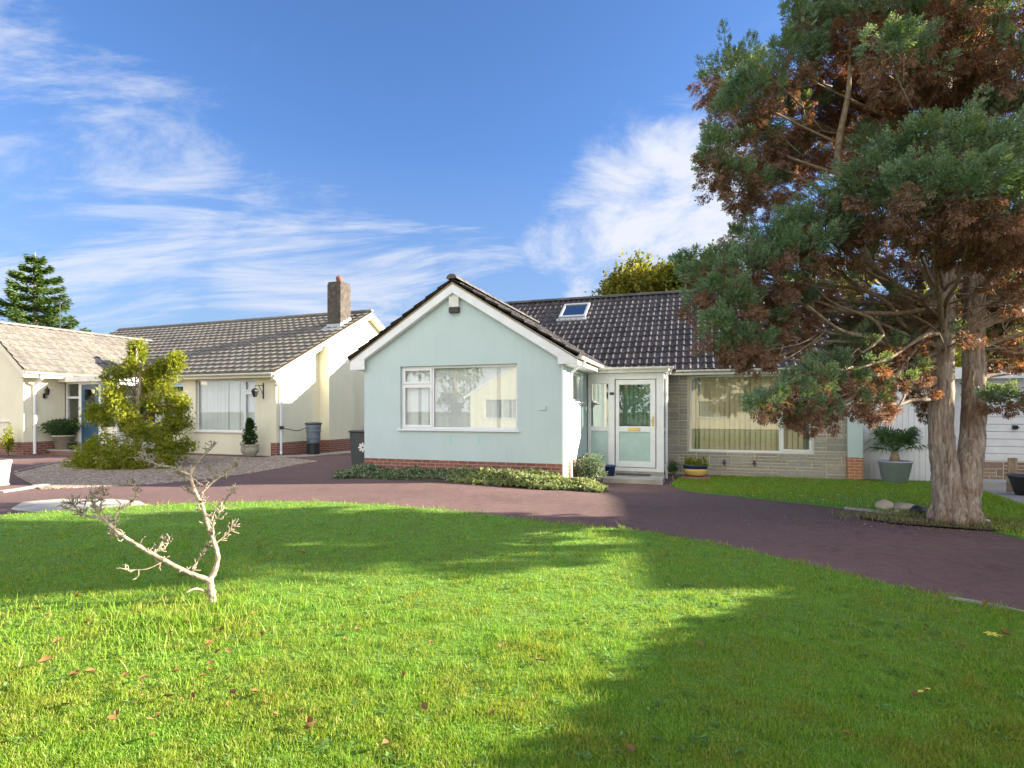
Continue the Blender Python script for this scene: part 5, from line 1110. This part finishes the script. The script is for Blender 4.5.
# rocks
def rock(x, y, z, sx, sy, sz, seed, label, group='rocks at the foot of the conifer', mat='boulder'):
    bm = bmesh.new(); bmesh.ops.create_icosphere(bm, subdivisions=3, radius=1)
    for v in bm.verts: k = 1+.22*mnoise.noise(v.co*1.2+Vector((seed,0,0)))+.05*mnoise.noise(v.co*5+Vector((seed,0,0))); v.co = Vector((v.co.x*sx*k, v.co.y*sy*k, v.co.z*sz*k))
    me = bpy.data.meshes.new('rock'); bm.to_mesh(me); bm.free(); me.polygons.foreach_set('use_smooth',[True]*len(me.polygons)); me.materials.append(M[mat])
    o = bpy.data.objects.new('rock', me); COL.objects.link(o); o.location = (x,y,z); return tag(o, label, 'rock', group)
for (px,py,w_,h,sd,lb) in ((887,511,17,12,1,'rounded tan boulder, left of the pale one, by the forked conifer'),(907,512,22,10,2,'pale flattened boulder lying between the tan one and the conifer'),(899,514,9,4,3,'small pale stone in front of the two boulders'),(908,517,5,3,4,'tiny stone lying below the pale boulder'),(988,525,11,6,5,'grey stone right of the conifer foot'),(925,521,8,3,6,'flat stone at the left foot of the conifer trunk')):
    x,y,z = gp(px,py); k = y/FPX; rock(x,y+.05,z+h*k*.40,w_*k/2,w_*k/2.4,h*k/2,sd,lb)
x,y,z = gp(920,515); bg = MB(); 
rock_ = rock(x-.02,y+.02,z+.06,.11,.08,.075,8,'crumpled black sack beside the pale boulder at the trunk',None,'black'); rock_.name = 'black_sack'; rock_.data.name = 'black_sack'; rock_['category'] = 'sack'
r8 = random.Random(8); peb = None
# tub and timber at the right edge
x,y,z = gp(1023,496); tb = potted('garden_tub', 'round dark grey tub at the right edge by the garage', 'tub', (x+.12,y,z+.012), open_pot(.20,.30,.36,.02,.015,.03), 'darkgrey', 28, soil_r=.27, soil_z=.32)
m = MB(); 
for k in range(3): m.add([tuple(Vector((x+.12+.05*k,y+.45,z))+Vector(p)) for p in ((0,0,0),(.07,0,0),(.07,.03,0),(0,.03,0),(.28,.28,.62),(.35,.28,.62),(.35,.31,.62),(.28,.31,.62))],[(0,3,2,1),(4,5,6,7),(0,1,5,4),(1,2,6,5),(2,3,7,6),(3,0,4,7)])
tag(m.build('timber_plank', M['wood']), 'old timber planks leaning behind the dark grey tub', 'timber')
# aerial beyond the roof
ap = wp(60,301,24.5); an = empty('tv_aerial', (ap.x,ap.y,ap.z-1.3), R(20), 'thin television aerial above the pale roof on the left', 'aerial'); m = MB(); m.tube([(0,0,0),(0,0,1.35)],.02,6); m.build('mast', M['darkgrey'], an); m = MB(); m.tube([(-.3,0,1.3),(.45,0,1.3)],.012,5)
for k in range(8): m.tube([(-.25+k*.09,-.15,1.3),(-.25+k*.09,.15,1.3)],.008,4)
m.build('array', M['darkgrey'], an)

# ================================================================== OUT OF FRAME: what shades the lawn and what the windows mirror
def off_tree(x, y, h, r, zc, seed, label, n=11500, leaf=.15):
    t = empty('garden_tree', (x,y,0), 0, label, 'tree'); trunk_tube(t, [(0,0,-.1),(.05,0,zc*.6),(0,0,h*.9)], (.14,.10,.03), 'bark'); rr = random.Random(seed); lobes = []
    for i in range(17):
        a = rr.uniform(0,2*math.pi); b_ = rr.uniform(-1.0,1.3); q = rr.uniform(.4,.85); lobes.append(((math.cos(a)*math.cos(b_)*r*q,math.sin(a)*math.cos(b_)*r*q,zc+math.sin(b_)*(h-zc)*q),r*.27,(h-zc)*.22))
    broad_crown('crown', lobes, t, M['leaf_dark'], leaf, n, 26, .22); return t
off_tree(11.5, 6.7, 7.9, 2.1, 6.3, 5, 'tall open headed tree with a bare stem beyond the drive on the right')
def hedge_mound():
    t = empty('clipped_hedge', (7.4,-.15,0), 0, 'long rounded clipped hedge on the right, beside the viewer', 'hedge'); st = MB()
    st.tube([(0,-4,.02),(0,4.1,.02)],[.04,.04],6)
    for k in range(7): yy = -4+k*1.33; st.tube([(0,yy,-.05),(.1,yy,.8),(-.2,yy+.3,1.6)],[.06,.05,.02],6)
    st.build('stem', M['twig'], t)
    n = 60000; u = unit(n); u = u[(u[:,2] > -.9)]; P = u*(np.array([2.0,5.3,1.4])*(.86+.14*rng.random((len(u),1))))+np.array([0,0,1.32]); P = P[P[:,2] > .02]; D = unit(len(P)); V,F = leaf_quads(P, D, perp(D), .13*(.7+.6*rng.random(len(P))), .08*(.7+.6*rng.random(len(P))), .1); big_mesh('foliage', V, F, M['leaf_dark'], t)
hedge_mound()
def street_house(x, y, rz, label, wd=9, dp=7, eave=2.5, pitch=.62):
    t = empty('bungalow', (x,y,0), rz, label, 'bungalow', 'bungalows across the road'); w = MB(); wall_y(w,0,wd,0,eave,0,.25,[(1.0,3.4,.9,2.2),(5.6,8.0,.9,2.2)]); wall_x(w,.25,dp,0,eave,0,.25); wall_x(w,.25,dp,0,eave,wd-.25,wd); w.box(.25,wd-.25,dp-.25,dp,0,eave)
    w.prism_y([(-0.0,eave),(wd,eave),(wd/2,eave+wd/2*pitch)],0.0,.25); w.prism_y([(0,eave),(wd,eave),(wd/2,eave+wd/2*pitch)],dp-.25,dp); w.build('rendered_wall', M['cream'], t)
    r_ = MB(); zr = eave+wd/2*pitch; r_.prism_y([(-.4,eave-.25),(wd/2,zr),(wd+.4,eave-.25),(wd+.4,eave-.1),(wd/2,zr+.16),(-.4,eave-.1)],-.3,dp+.3); r_.build('roof', M['ridge_dark'], t)
    b_ = MB(); b_.prism_y([(-.4,eave-.27),(wd/2,zr-.02),(wd+.4,eave-.27),(wd+.4,eave-.08),(wd/2,zr+.14),(-.4,eave-.08)],-.33,-.302); b_.build('bargeboard', M['white'], t)
    for xx in (1.0,5.6): window(t,(xx,0,.9),2.4,1.3,0,[(0,1.2,[],False),(1.2,2.4,[],False)],blind='blind')
    return t
street_house(-10.2,-11.5,R(180)-.55+R(0),'cream gabled bungalow across the road, behind the viewer on the left')
street_house(2.5,-17.5,R(180)-.35,'cream gabled bungalow across the road, behind the viewer')
street_house(18,-16,R(180)+.1,'cream gabled bungalow across the road, far to the right')
street_house(-22,-3,R(180)-1.0,'cream gabled bungalow across the road, far to the left')
for i,(x,y,h) in enumerate(((-3.5,-19,6),(-14,-21,8),(8,-24,7),(-26,-14,8),(13,-20,6),(-8,-26,9))):
    bg_tree('broadleaf_tree', ('bushy tree between the bungalows across the road, behind the viewer','tall tree behind the left bungalow across the road','tree behind the middle bungalow across the road','large tree at the far left behind the viewer','round tree by the right bungalow across the road','tallest tree across the road behind the viewer')[i], x, y, h, 3.2, 'leaf_green', 40+i, 14, .35, 2600, .15, 'trees across the road')
# the bungalow to the right, out of the picture, whose roof shades the drive
def side_house():
    t = empty('bungalow', (13.5,6.45,0), TH*.5, 'cream bungalow standing out of view to the right of the drive', 'bungalow'); w = MB(); wd,dp = 6.6,8.5
    wall_y(w,0,wd,0,2.5,0,.25,[(1.5,4.5,.9,2.2)]); wall_x(w,.25,dp,0,2.5,0,.25); wall_x(w,.25,dp,0,2.5,wd-.25,wd); w.box(.25,wd-.25,dp-.25,dp,0,2.5); w.prism_y([(0,2.5),(wd,2.5),(wd/2,5.35)],0.0,.25); w.prism_y([(0,2.5),(wd,2.5),(wd/2,5.2)],dp-.25,dp); w.build('rendered_wall', M['cream'], t)
    r_ = MB(); r_.prism_y([(-.4,2.3),(wd/2,5.43),(wd+.4,2.3),(wd+.4,2.45),(wd/2,5.6),(-.4,2.45)],-.3,dp+.3); r_.build('roof', M['tile_grey'], t); window(t,(1.5,0,.9),3.0,1.3,0,[(0,1.5,[],False),(1.5,3.0,[],False)],blind='blind')
side_house()

# ================================================================== LAWN GRASS AND LEAVES
def blades(n, X, Y, h, wd, lean=0.5):
    Z = zt_np(X,Y)+0.028; a = rng.uniform(0,2*np.pi,n); la = rng.uniform(0,2*np.pi,n); ln = rng.random(n)*lean
    s = np.stack([np.cos(a),np.sin(a),np.zeros(n)],1)*(wd*.5)[:,None]; l = np.stack([np.cos(la)*ln,np.sin(la)*ln,np.sqrt(np.maximum(1-ln**2,.03))],1)
    P = np.stack([X,Y,Z],1); m = P+l*(h*.5)[:,None]; l2 = l+np.stack([np.cos(la),np.sin(la),-.3*np.ones(n)],1)*(.35*rng.random(n))[:,None]; t = m+l2*(h*.5)[:,None]
    V = np.stack([P-s,P+s,m+s*.8,m-s*.8, m-s*.8,m+s*.8,t+s*.1,t-s*.1],1).reshape(-1,3); return V
nG = 380000
pyv = rng.uniform(0,1,nG); pyv = 503+(820-503)*pyv; Yb = 1.5*FPX/(pyv-HOR)
Yb = Yb*(1+rng.normal(0,.02,nG)); Xb = rng.uniform(-1.08,1.08,nG)*(Yb+.4); ok = (Yb < lawn_y(Xb)+.02+.035*np.sin(Xb*9.3)+.03*np.sin(Xb*23)+.05*rng.random(nG)) & (Xb < 6); Xb, Yb = Xb[ok], Yb[ok]
nn = np.array([mnoise.noise(Vector((x*1.6,y*1.6,0))) for x,y in zip(Xb[::1],Yb[::1])]); n2 = np.array([mnoise.noise(Vector((x*.45,y*.45,9))) for x,y in zip(Xb,Yb)])
sc = np.maximum(1, Yb/3.4); edge_d = lawn_y(Xb)-Yb
n3 = np.array([mnoise.noise(Vector((x*8,y*6.5,4))) for x,y in zip(Xb,Yb)])
hb = (.016+.015*rng.random(len(Xb))+.018*np.clip(nn,0,1)+.008*np.clip(n2,0,1))*(.75+1.1*np.clip(n3+.25,0,1))*(1+.55*np.exp(-edge_d/.12)); tall = rng.random(len(Xb)) < .015+.03*(nn>.35); hb = np.where(tall, hb*1.6, hb)
V = blades(len(Xb), Xb, Yb, hb, .0040*sc*(.7+.6*rng.random(len(Xb))), 1.05)
g1 = V
# shaggy patch round the dead shrub
n_ = 2600; a = rng.uniform(0,2*np.pi,n_); q = np.abs(rng.normal(0,1,n_)); X = dx-.05+np.cos(a)*q*.75; Y = dy-.45+np.sin(a)*q*.42; ok = (Y < lawn_y(X)) & (Y > 1.5); X,Y = X[ok],Y[ok]
g2 = blades(len(X), X, Y, .05+.06*rng.random(len(X)), .0045+.003*rng.random(len(X)), .75)
V = np.concatenate([g1,g2]); tag(big_mesh('lawn_grass', V, np.arange(len(V)).reshape(-1,4), M['blade']), 'bright green mown grass of the front lawn', 'grass', None, 'stuff')
# side lawn
A = resample(vein, 200); B_ = resample(far, 200); n_ = 34000; i = rng.integers(0,200,n_); t = rng.random(n_)[:,None]; XY = A[i]+(B_[i]-A[i])*t+rng.normal(0,.03,(n_,2))
V = blades(n_, XY[:,0], XY[:,1], .03+.03*rng.random(n_), .011+.006*rng.random(n_), .7); tag(big_mesh('side_lawn_grass', V, np.arange(len(V)).reshape(-1,4), M['blade']), 'green grass strip before the grey stone wall', 'grass', None, 'stuff')
# weeds at the tree foot
M['drygrass'] = mat_leaf('dry_grass', [(0.22,0.22,0.07),(0.34,0.29,0.13),(0.14,0.18,0.05),(0.28,0.20,0.10)], 0.35)
n_ = 2600; a = rng.uniform(0,2*np.pi,n_); q = .45+.45*np.abs(rng.normal(0,.6,n_)); X = tbx+.1+np.cos(a)*q*1.5; Y = tby-.02+np.sin(a)*q*.55-.3*(X-tbx); V = blades(n_, X, Y, .03+.05*rng.random(n_), .007+.005*rng.random(n_), .8)
tag(big_mesh('tree_foot_weeds', V, np.arange(len(V)).reshape(-1,4), M['drygrass']), 'dry straggly grass round the foot of the conifer', 'grass', None, 'stuff')
# weeds and clover among the grass
n_ = 900; X = rng.uniform(-4.5,4.2,n_); Y = 2.2+5.5*rng.random(n_)**1.6; ok = (Y < lawn_y(X)-.1) & (np.array([mnoise.noise(Vector((a*1.1,b_*1.1,21))) for a,b_ in zip(X,Y)]) > -.05); X, Y = X[ok], Y[ok]; k = 7
X = np.repeat(X,k); Y = np.repeat(Y,k); P = np.stack([X+rng.normal(0,.012,len(X)),Y+rng.normal(0,.012,len(X)),zt_np(X,Y)+.040+.012*rng.random(len(X))],1); D = unit(len(P))*np.array([1,1,.3])+np.array([0,0,.25]); D /= np.linalg.norm(D,axis=1,keepdims=True); S_ = np.cross(D,np.array([0,0,1.])); S_ /= np.linalg.norm(S_,axis=1,keepdims=True)
V,F = leaf_quads(P,D,S_,.022+.022*rng.random(len(P)),.012+.010*rng.random(len(P)),.1); M['weed'] = mat_leaf('weed_leaf',[(0.06,0.15,0.02),(0.12,0.24,0.04),(0.20,0.32,0.10),(0.08,0.18,0.03)],.3); tag(big_mesh('lawn_weeds', V, F, M['weed']), 'broad leaved weeds and clover growing among the lawn grass', 'weeds', None, 'stuff')
# fine litter on the tarmac: scraps of leaf and grit
n_ = 2600; ii = rng.integers(0,len(lawn_edge)-4,n_); tt = rng.random(n_); XY = lawn_edge[ii]+(lawn_edge[ii+1]-lawn_edge[ii])*tt[:,None]; XY = XY+np.stack([rng.normal(0,.04,n_),np.abs(rng.normal(0,.10,n_))+.02],1)
m_ = 1300; X2 = tbx+rng.normal(-.2,1.5,m_); Y2 = tby-.32*(X2-tbx)-.30-np.abs(rng.normal(0,.35,m_)); m3 = 500; X3 = rng.uniform(-6,6,m3); Y3 = rng.uniform(5.5,10.8,m3); ok = Y3 > lawn_y(X3)+.05
XY = np.concatenate([XY,np.stack([X2,Y2],1),np.stack([X3[ok],Y3[ok]],1)]); P = np.stack([XY[:,0],XY[:,1],zt_np(XY[:,0],XY[:,1])+.006],1); D = unit(len(P))*np.array([1,1,.25]); D /= np.linalg.norm(D,axis=1,keepdims=True); S_ = np.cross(D,np.array([0,0,1.])); S_ /= np.linalg.norm(S_,axis=1,keepdims=True)
V,F = leaf_quads(P,D,S_,.012+.03*rng.random(len(P))**2,.008+.014*rng.random(len(P)),-.1); M['litter'] = mat_island('leaf_litter',[(0.10,0.06,0.03),(0.30,0.19,0.09),(0.20,0.15,0.08),(0.42,0.36,0.27),(0.14,0.15,0.05)],.95,(.8,1.1),40,0)
tag(big_mesh('leaf_litter', V, F, M['litter']), 'scraps of leaf and grit scattered on the tarmac drive', 'leaf litter', None, 'stuff')
# fallen leaves
M['leaf_brown'] = mat_island('fallen_leaf', [(0.22,0.115,0.04),(0.36,0.22,0.07),(0.15,0.08,0.035),(0.44,0.31,0.13)], .95, (.7,1.1), 60, .3)
M['leaf_lemon'] = mat_plain('yellow_fallen_leaf', (0.72,0.60,0.08), .6)
def leaf_mesh(seed, curl=.35):
    r = random.Random(seed); V = []; F = []; n = 7; out = [0,.5,.85,1,.8,.45,.05]
    for i in range(n):
        x = (i/(n-1)-.5)*2; w_ = out[i]*(.5+r.uniform(-.08,.08))
        for s in (-1,-.5,0,.5,1): V.append((x*(1-.1*abs(s)), s*w_, curl*(s*s*out[i]*.8+.35*x*x)+r.uniform(-.03,.03)))
    for i in range(n-1):
        for j in range(4): F.append((i*5+j,i*5+j+1,(i+1)*5+j+1,(i+1)*5+j))
    return V, F
protos = []
for sd in range(5):
    V_, F_ = leaf_mesh(sd, .25+.15*sd); s = MB(); s.add(V_, F_); me = s.build('fallen_leaf', M['leaf_brown'], smooth=True); protos.append(me)
lpx = [(6,607),(4,625),(38,618),(76,605),(88,632),(165,622),(172,625),(254,623),(222,640),(262,645),(229,662),(230,691),(232,706),(75,687),(90,685),(141,697),(144,690),(125,687),(58,652),(45,673),(66,718),(112,733),(168,710),(311,741),(307,737),(425,720),(401,606),(358,640),(290,600),(303,560),(501,657),(540,672),(431,653),(345,650),(385,760),(630,764),(945,628),(955,621),(970,634),(1005,644),(960,655),(915,707),(925,704),(985,612),(880,600),(700,655),(218,663),(152,750),(187,633),(210,655)]
rl = random.Random(77)
lpx += [(rl.gauss(150,70), rl.uniform(615,735)) for _ in range(34)]+[(rl.uniform(20,1000), rl.uniform(620,760)) for _ in range(14)]
for i, (px,py) in enumerate(lpx):
    x,y,z = gp(px,py); o = protos[i] if i < 5 else protos[i%5].copy()
    if i >= 5: COL.objects.link(o)
    s = (rl.uniform(.022,.038) if i < 51 else rl.uniform(.011,.024))*(1.0 if y < 4.5 else 1.25); o.scale = (s,s,s); o.location = (x,y,z+.066); o.rotation_euler = (rl.uniform(-.5,.5),rl.uniform(-.5,.5),rl.uniform(0,6.3))
    tag(o, 'curled brown leaf fallen on the front lawn', 'leaf', 'brown leaves fallen on the front lawn')
V_, F_ = leaf_mesh(9, .1)
for i,(px,py) in enumerate(((735,489),(742,493),(776,487),(801,499),(826,494),(838,498),(846,502),(790,496),(858,490),(823,503),(760,494),(881,498))):
    x,y,z = gp(px,py); s = MB(); s.add(V_,F_); o = s.build('yellow_leaf', M['leaf_lemon'], None, (x,y,z+.055), rl.uniform(0,6), smooth=True); k = rl.uniform(.04,.06); o.scale = (k,k,k); tag(o, 'small yellow leaf fallen on the grass before the stone wall', 'leaf', 'yellow leaves on the side lawn')
for (px,py,nl,lb) in ((992,645,6,'bright yellow leaf lying in the shaded corner of the lawn'),(924,704,2,'small yellow leaf in the large shadow on the lawn')):
    x,y,z = gp(px,py); s = MB()
    for k in range(nl):
        a = 2*math.pi*k/nl; s.add([((v[0]*.028+.028)*math.cos(a)-v[1]*.02*math.sin(a),(v[0]*.028+.028)*math.sin(a)+v[1]*.02*math.cos(a),v[2]*.03) for v in V_], F_)
    o = s.build('yellow_leaf', M['leaf_lemon'], None, (x,y,z+.07), .4, smooth=True); tag(o, lb, 'leaf')

# ================================================================== LIGHT, SKY, CAMERA
AZ, EL = R(4.0), R(19.5)
sd = Vector((math.cos(EL)*math.cos(AZ), math.cos(EL)*math.sin(AZ), math.sin(EL)))
sun = bpy.data.lights.new('sun','SUN'); sun.energy = 4.3; sun.angle = R(0.5); sun.color = (1.0,0.90,0.74)
so_ = bpy.data.objects.new('sun', sun); COL.objects.link(so_); so_.rotation_euler = (-sd).to_track_quat('-Z','Y').to_euler(); so_.location = (20,0,20)
wd_ = bpy.data.worlds.new('World'); scene.world = wd_; wd_.use_nodes = True; nt = wd_.node_tree; bgn = nt.nodes['Background']
sky = N(nt,'ShaderNodeTexSky'); sky.sky_type = 'NISHITA'; sky.sun_disc = False; sky.sun_elevation = EL; sky.sun_rotation = math.pi/2-AZ; sky.air_density = 1.0; sky.dust_density = 0.6; sky.ozone_density = 2.0
tc = N(nt,'ShaderNodeTexCoord'); d_ = tc.outputs['Generated']
sep = N(nt,'ShaderNodeSeparateXYZ'); nt.links.new(d_, sep.inputs[0])
zc = mathn(nt,'ADD', mathn(nt,'MAXIMUM', sep.outputs[2], 0.0), 0.22)
cb = N(nt,'ShaderNodeCombineXYZ'); nt.links.new(mathn(nt,'DIVIDE', sep.outputs[0], zc), cb.inputs[0]); nt.links.new(mathn(nt,'DIVIDE', sep.outputs[1], zc), cb.inputs[1])
mp = N(nt,'ShaderNodeMapping'); nt.links.new(cb.outputs[0], mp.inputs[0]); mp.inputs['Rotation'].default_value = (0,0,R(35)); mp.inputs['Scale'].default_value = (0.9,2.6,1)
n1 = noisetex(nt, mp.outputs[0], 1.1, 12, 0.68, 0.7); n2_ = noisetex(nt, cb.outputs[0], 2.4, 12, 0.66, 0.45)
def lobe(px, py, width, gain):
    v = Vector(((px-512)/FPX,1,(HOR-py)/FPX)).normalized(); dp_ = N(nt,'ShaderNodeVectorMath'); dp_.operation = 'DOT_PRODUCT'
    nv = N(nt,'ShaderNodeVectorMath'); nv.operation = 'NORMALIZE'; nt.links.new(d_, nv.inputs[0]); nt.links.new(nv.outputs[0], dp_.inputs[0]); dp_.inputs[1].default_value = v
    c0 = math.cos(width); mr = N(nt,'ShaderNodeMapRange'); mr.interpolation_type = 'SMOOTHSTEP'; nt.links.new(dp_.outputs['Value'], mr.inputs[0]); mr.inputs[1].default_value = c0; mr.inputs[2].default_value = 1.0; mr.inputs[3].default_value = 0; mr.inputs[4].default_value = gain
    return mr.outputs[0]
def cloud(noise, lobes, lo, hi):
    s_ = None
    for l in lobes:
        v = lobe(*l); s_ = v if s_ is None else mathn(nt,'MAXIMUM', s_, v)
    t = mathn(nt,'ADD', noise, s_); mr = N(nt,'ShaderNodeMapRange'); mr.interpolation_type = 'SMOOTHSTEP'; nt.links.new(t, mr.inputs[0]); mr.inputs[1].default_value = lo; mr.inputs[2].default_value = hi
    return mathn(nt,'MULTIPLY', mr.outputs[0], 1.0)
wisps = cloud(n1, [(30,110,.26,.20),(150,200,.24,.26),(40,240,.20,.22),(290,262,.22,.30),(370,280,.20,.30),(460,300,.2,.22),(110,310,.20,.24),(520,190,.2,.06),(700,60,.35,.06),(-200,200,.5,.2),(1400,150,.6,.2)], .64, .90)
puff = cloud(n2_, [(650,205,.20,.36),(690,230,.16,.34),(600,235,.14,.30),(640,170,.09,.26),(590,290,.07,.25),(145,185,.10,.14),(560,240,.10,.2),(-400,100,.4,.2),(1500,60,.5,.2)], .60, .92)
tot = mathn(nt,'MAXIMUM', mathn(nt,'MULTIPLY', wisps, .66), mathn(nt,'MULTIPLY', puff, .9))
back = N(nt,'ShaderNodeMapRange'); back.interpolation_type = 'SMOOTHSTEP'; nt.links.new(mathn(nt,'SUBTRACT', mathn(nt,'MULTIPLY', n2_, 0.5), sep.outputs[1]), back.inputs[0]); back.inputs[1].default_value = 0.25; back.inputs[2].default_value = 0.75; back.inputs[3].default_value = 0; back.inputs[4].default_value = 1  # unseen bright cloud bank behind the camera, added to fill the shade
hz_ = N(nt,'ShaderNodeMapRange'); nt.links.new(sep.outputs[2], hz_.inputs[0]); hz_.inputs[1].default_value = 0.0; hz_.inputs[2].default_value = 0.42; hz_.inputs[3].default_value = 0.8; hz_.inputs[4].default_value = 0.0
skyc = mixc(nt, 1.0, sky.outputs[0], SKYTINT, 'MULTIPLY')
skyc = mixc(nt, hz_.outputs[0], skyc, (1.0,1.25,1.75))
col = mixc(nt, mathn(nt,'MULTIPLY', back.outputs[0], .85), mixc(nt, tot, skyc, CLOUDC), FILLC)
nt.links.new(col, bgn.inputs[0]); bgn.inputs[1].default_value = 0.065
cam = bpy.data.cameras.new('camera'); co = bpy.data.objects.new('camera', cam); COL.objects.link(co); co.location = (0,0,CH); co.rotation_euler = (R(90),0,0)
cam.sensor_width = 36; cam.lens = FPX/1024*36; cam.shift_y = (HOR-384)/1024; cam.clip_end = 3000; cam.clip_start = 0.05; scene.camera = co
scene.view_settings.view_transform = 'Standard'; scene.view_settings.look = 'None'; scene.view_settings.gamma = 1; scene.view_settings.exposure = EXPO
try: scene.view_settings.use_curve_mapping = False
except Exception: pass
scene.cycles.max_bounces = 8; scene.cycles.transparent_max_bounces = 12; scene.cycles.caustics_reflective = False; scene.cycles.caustics_refractive = False
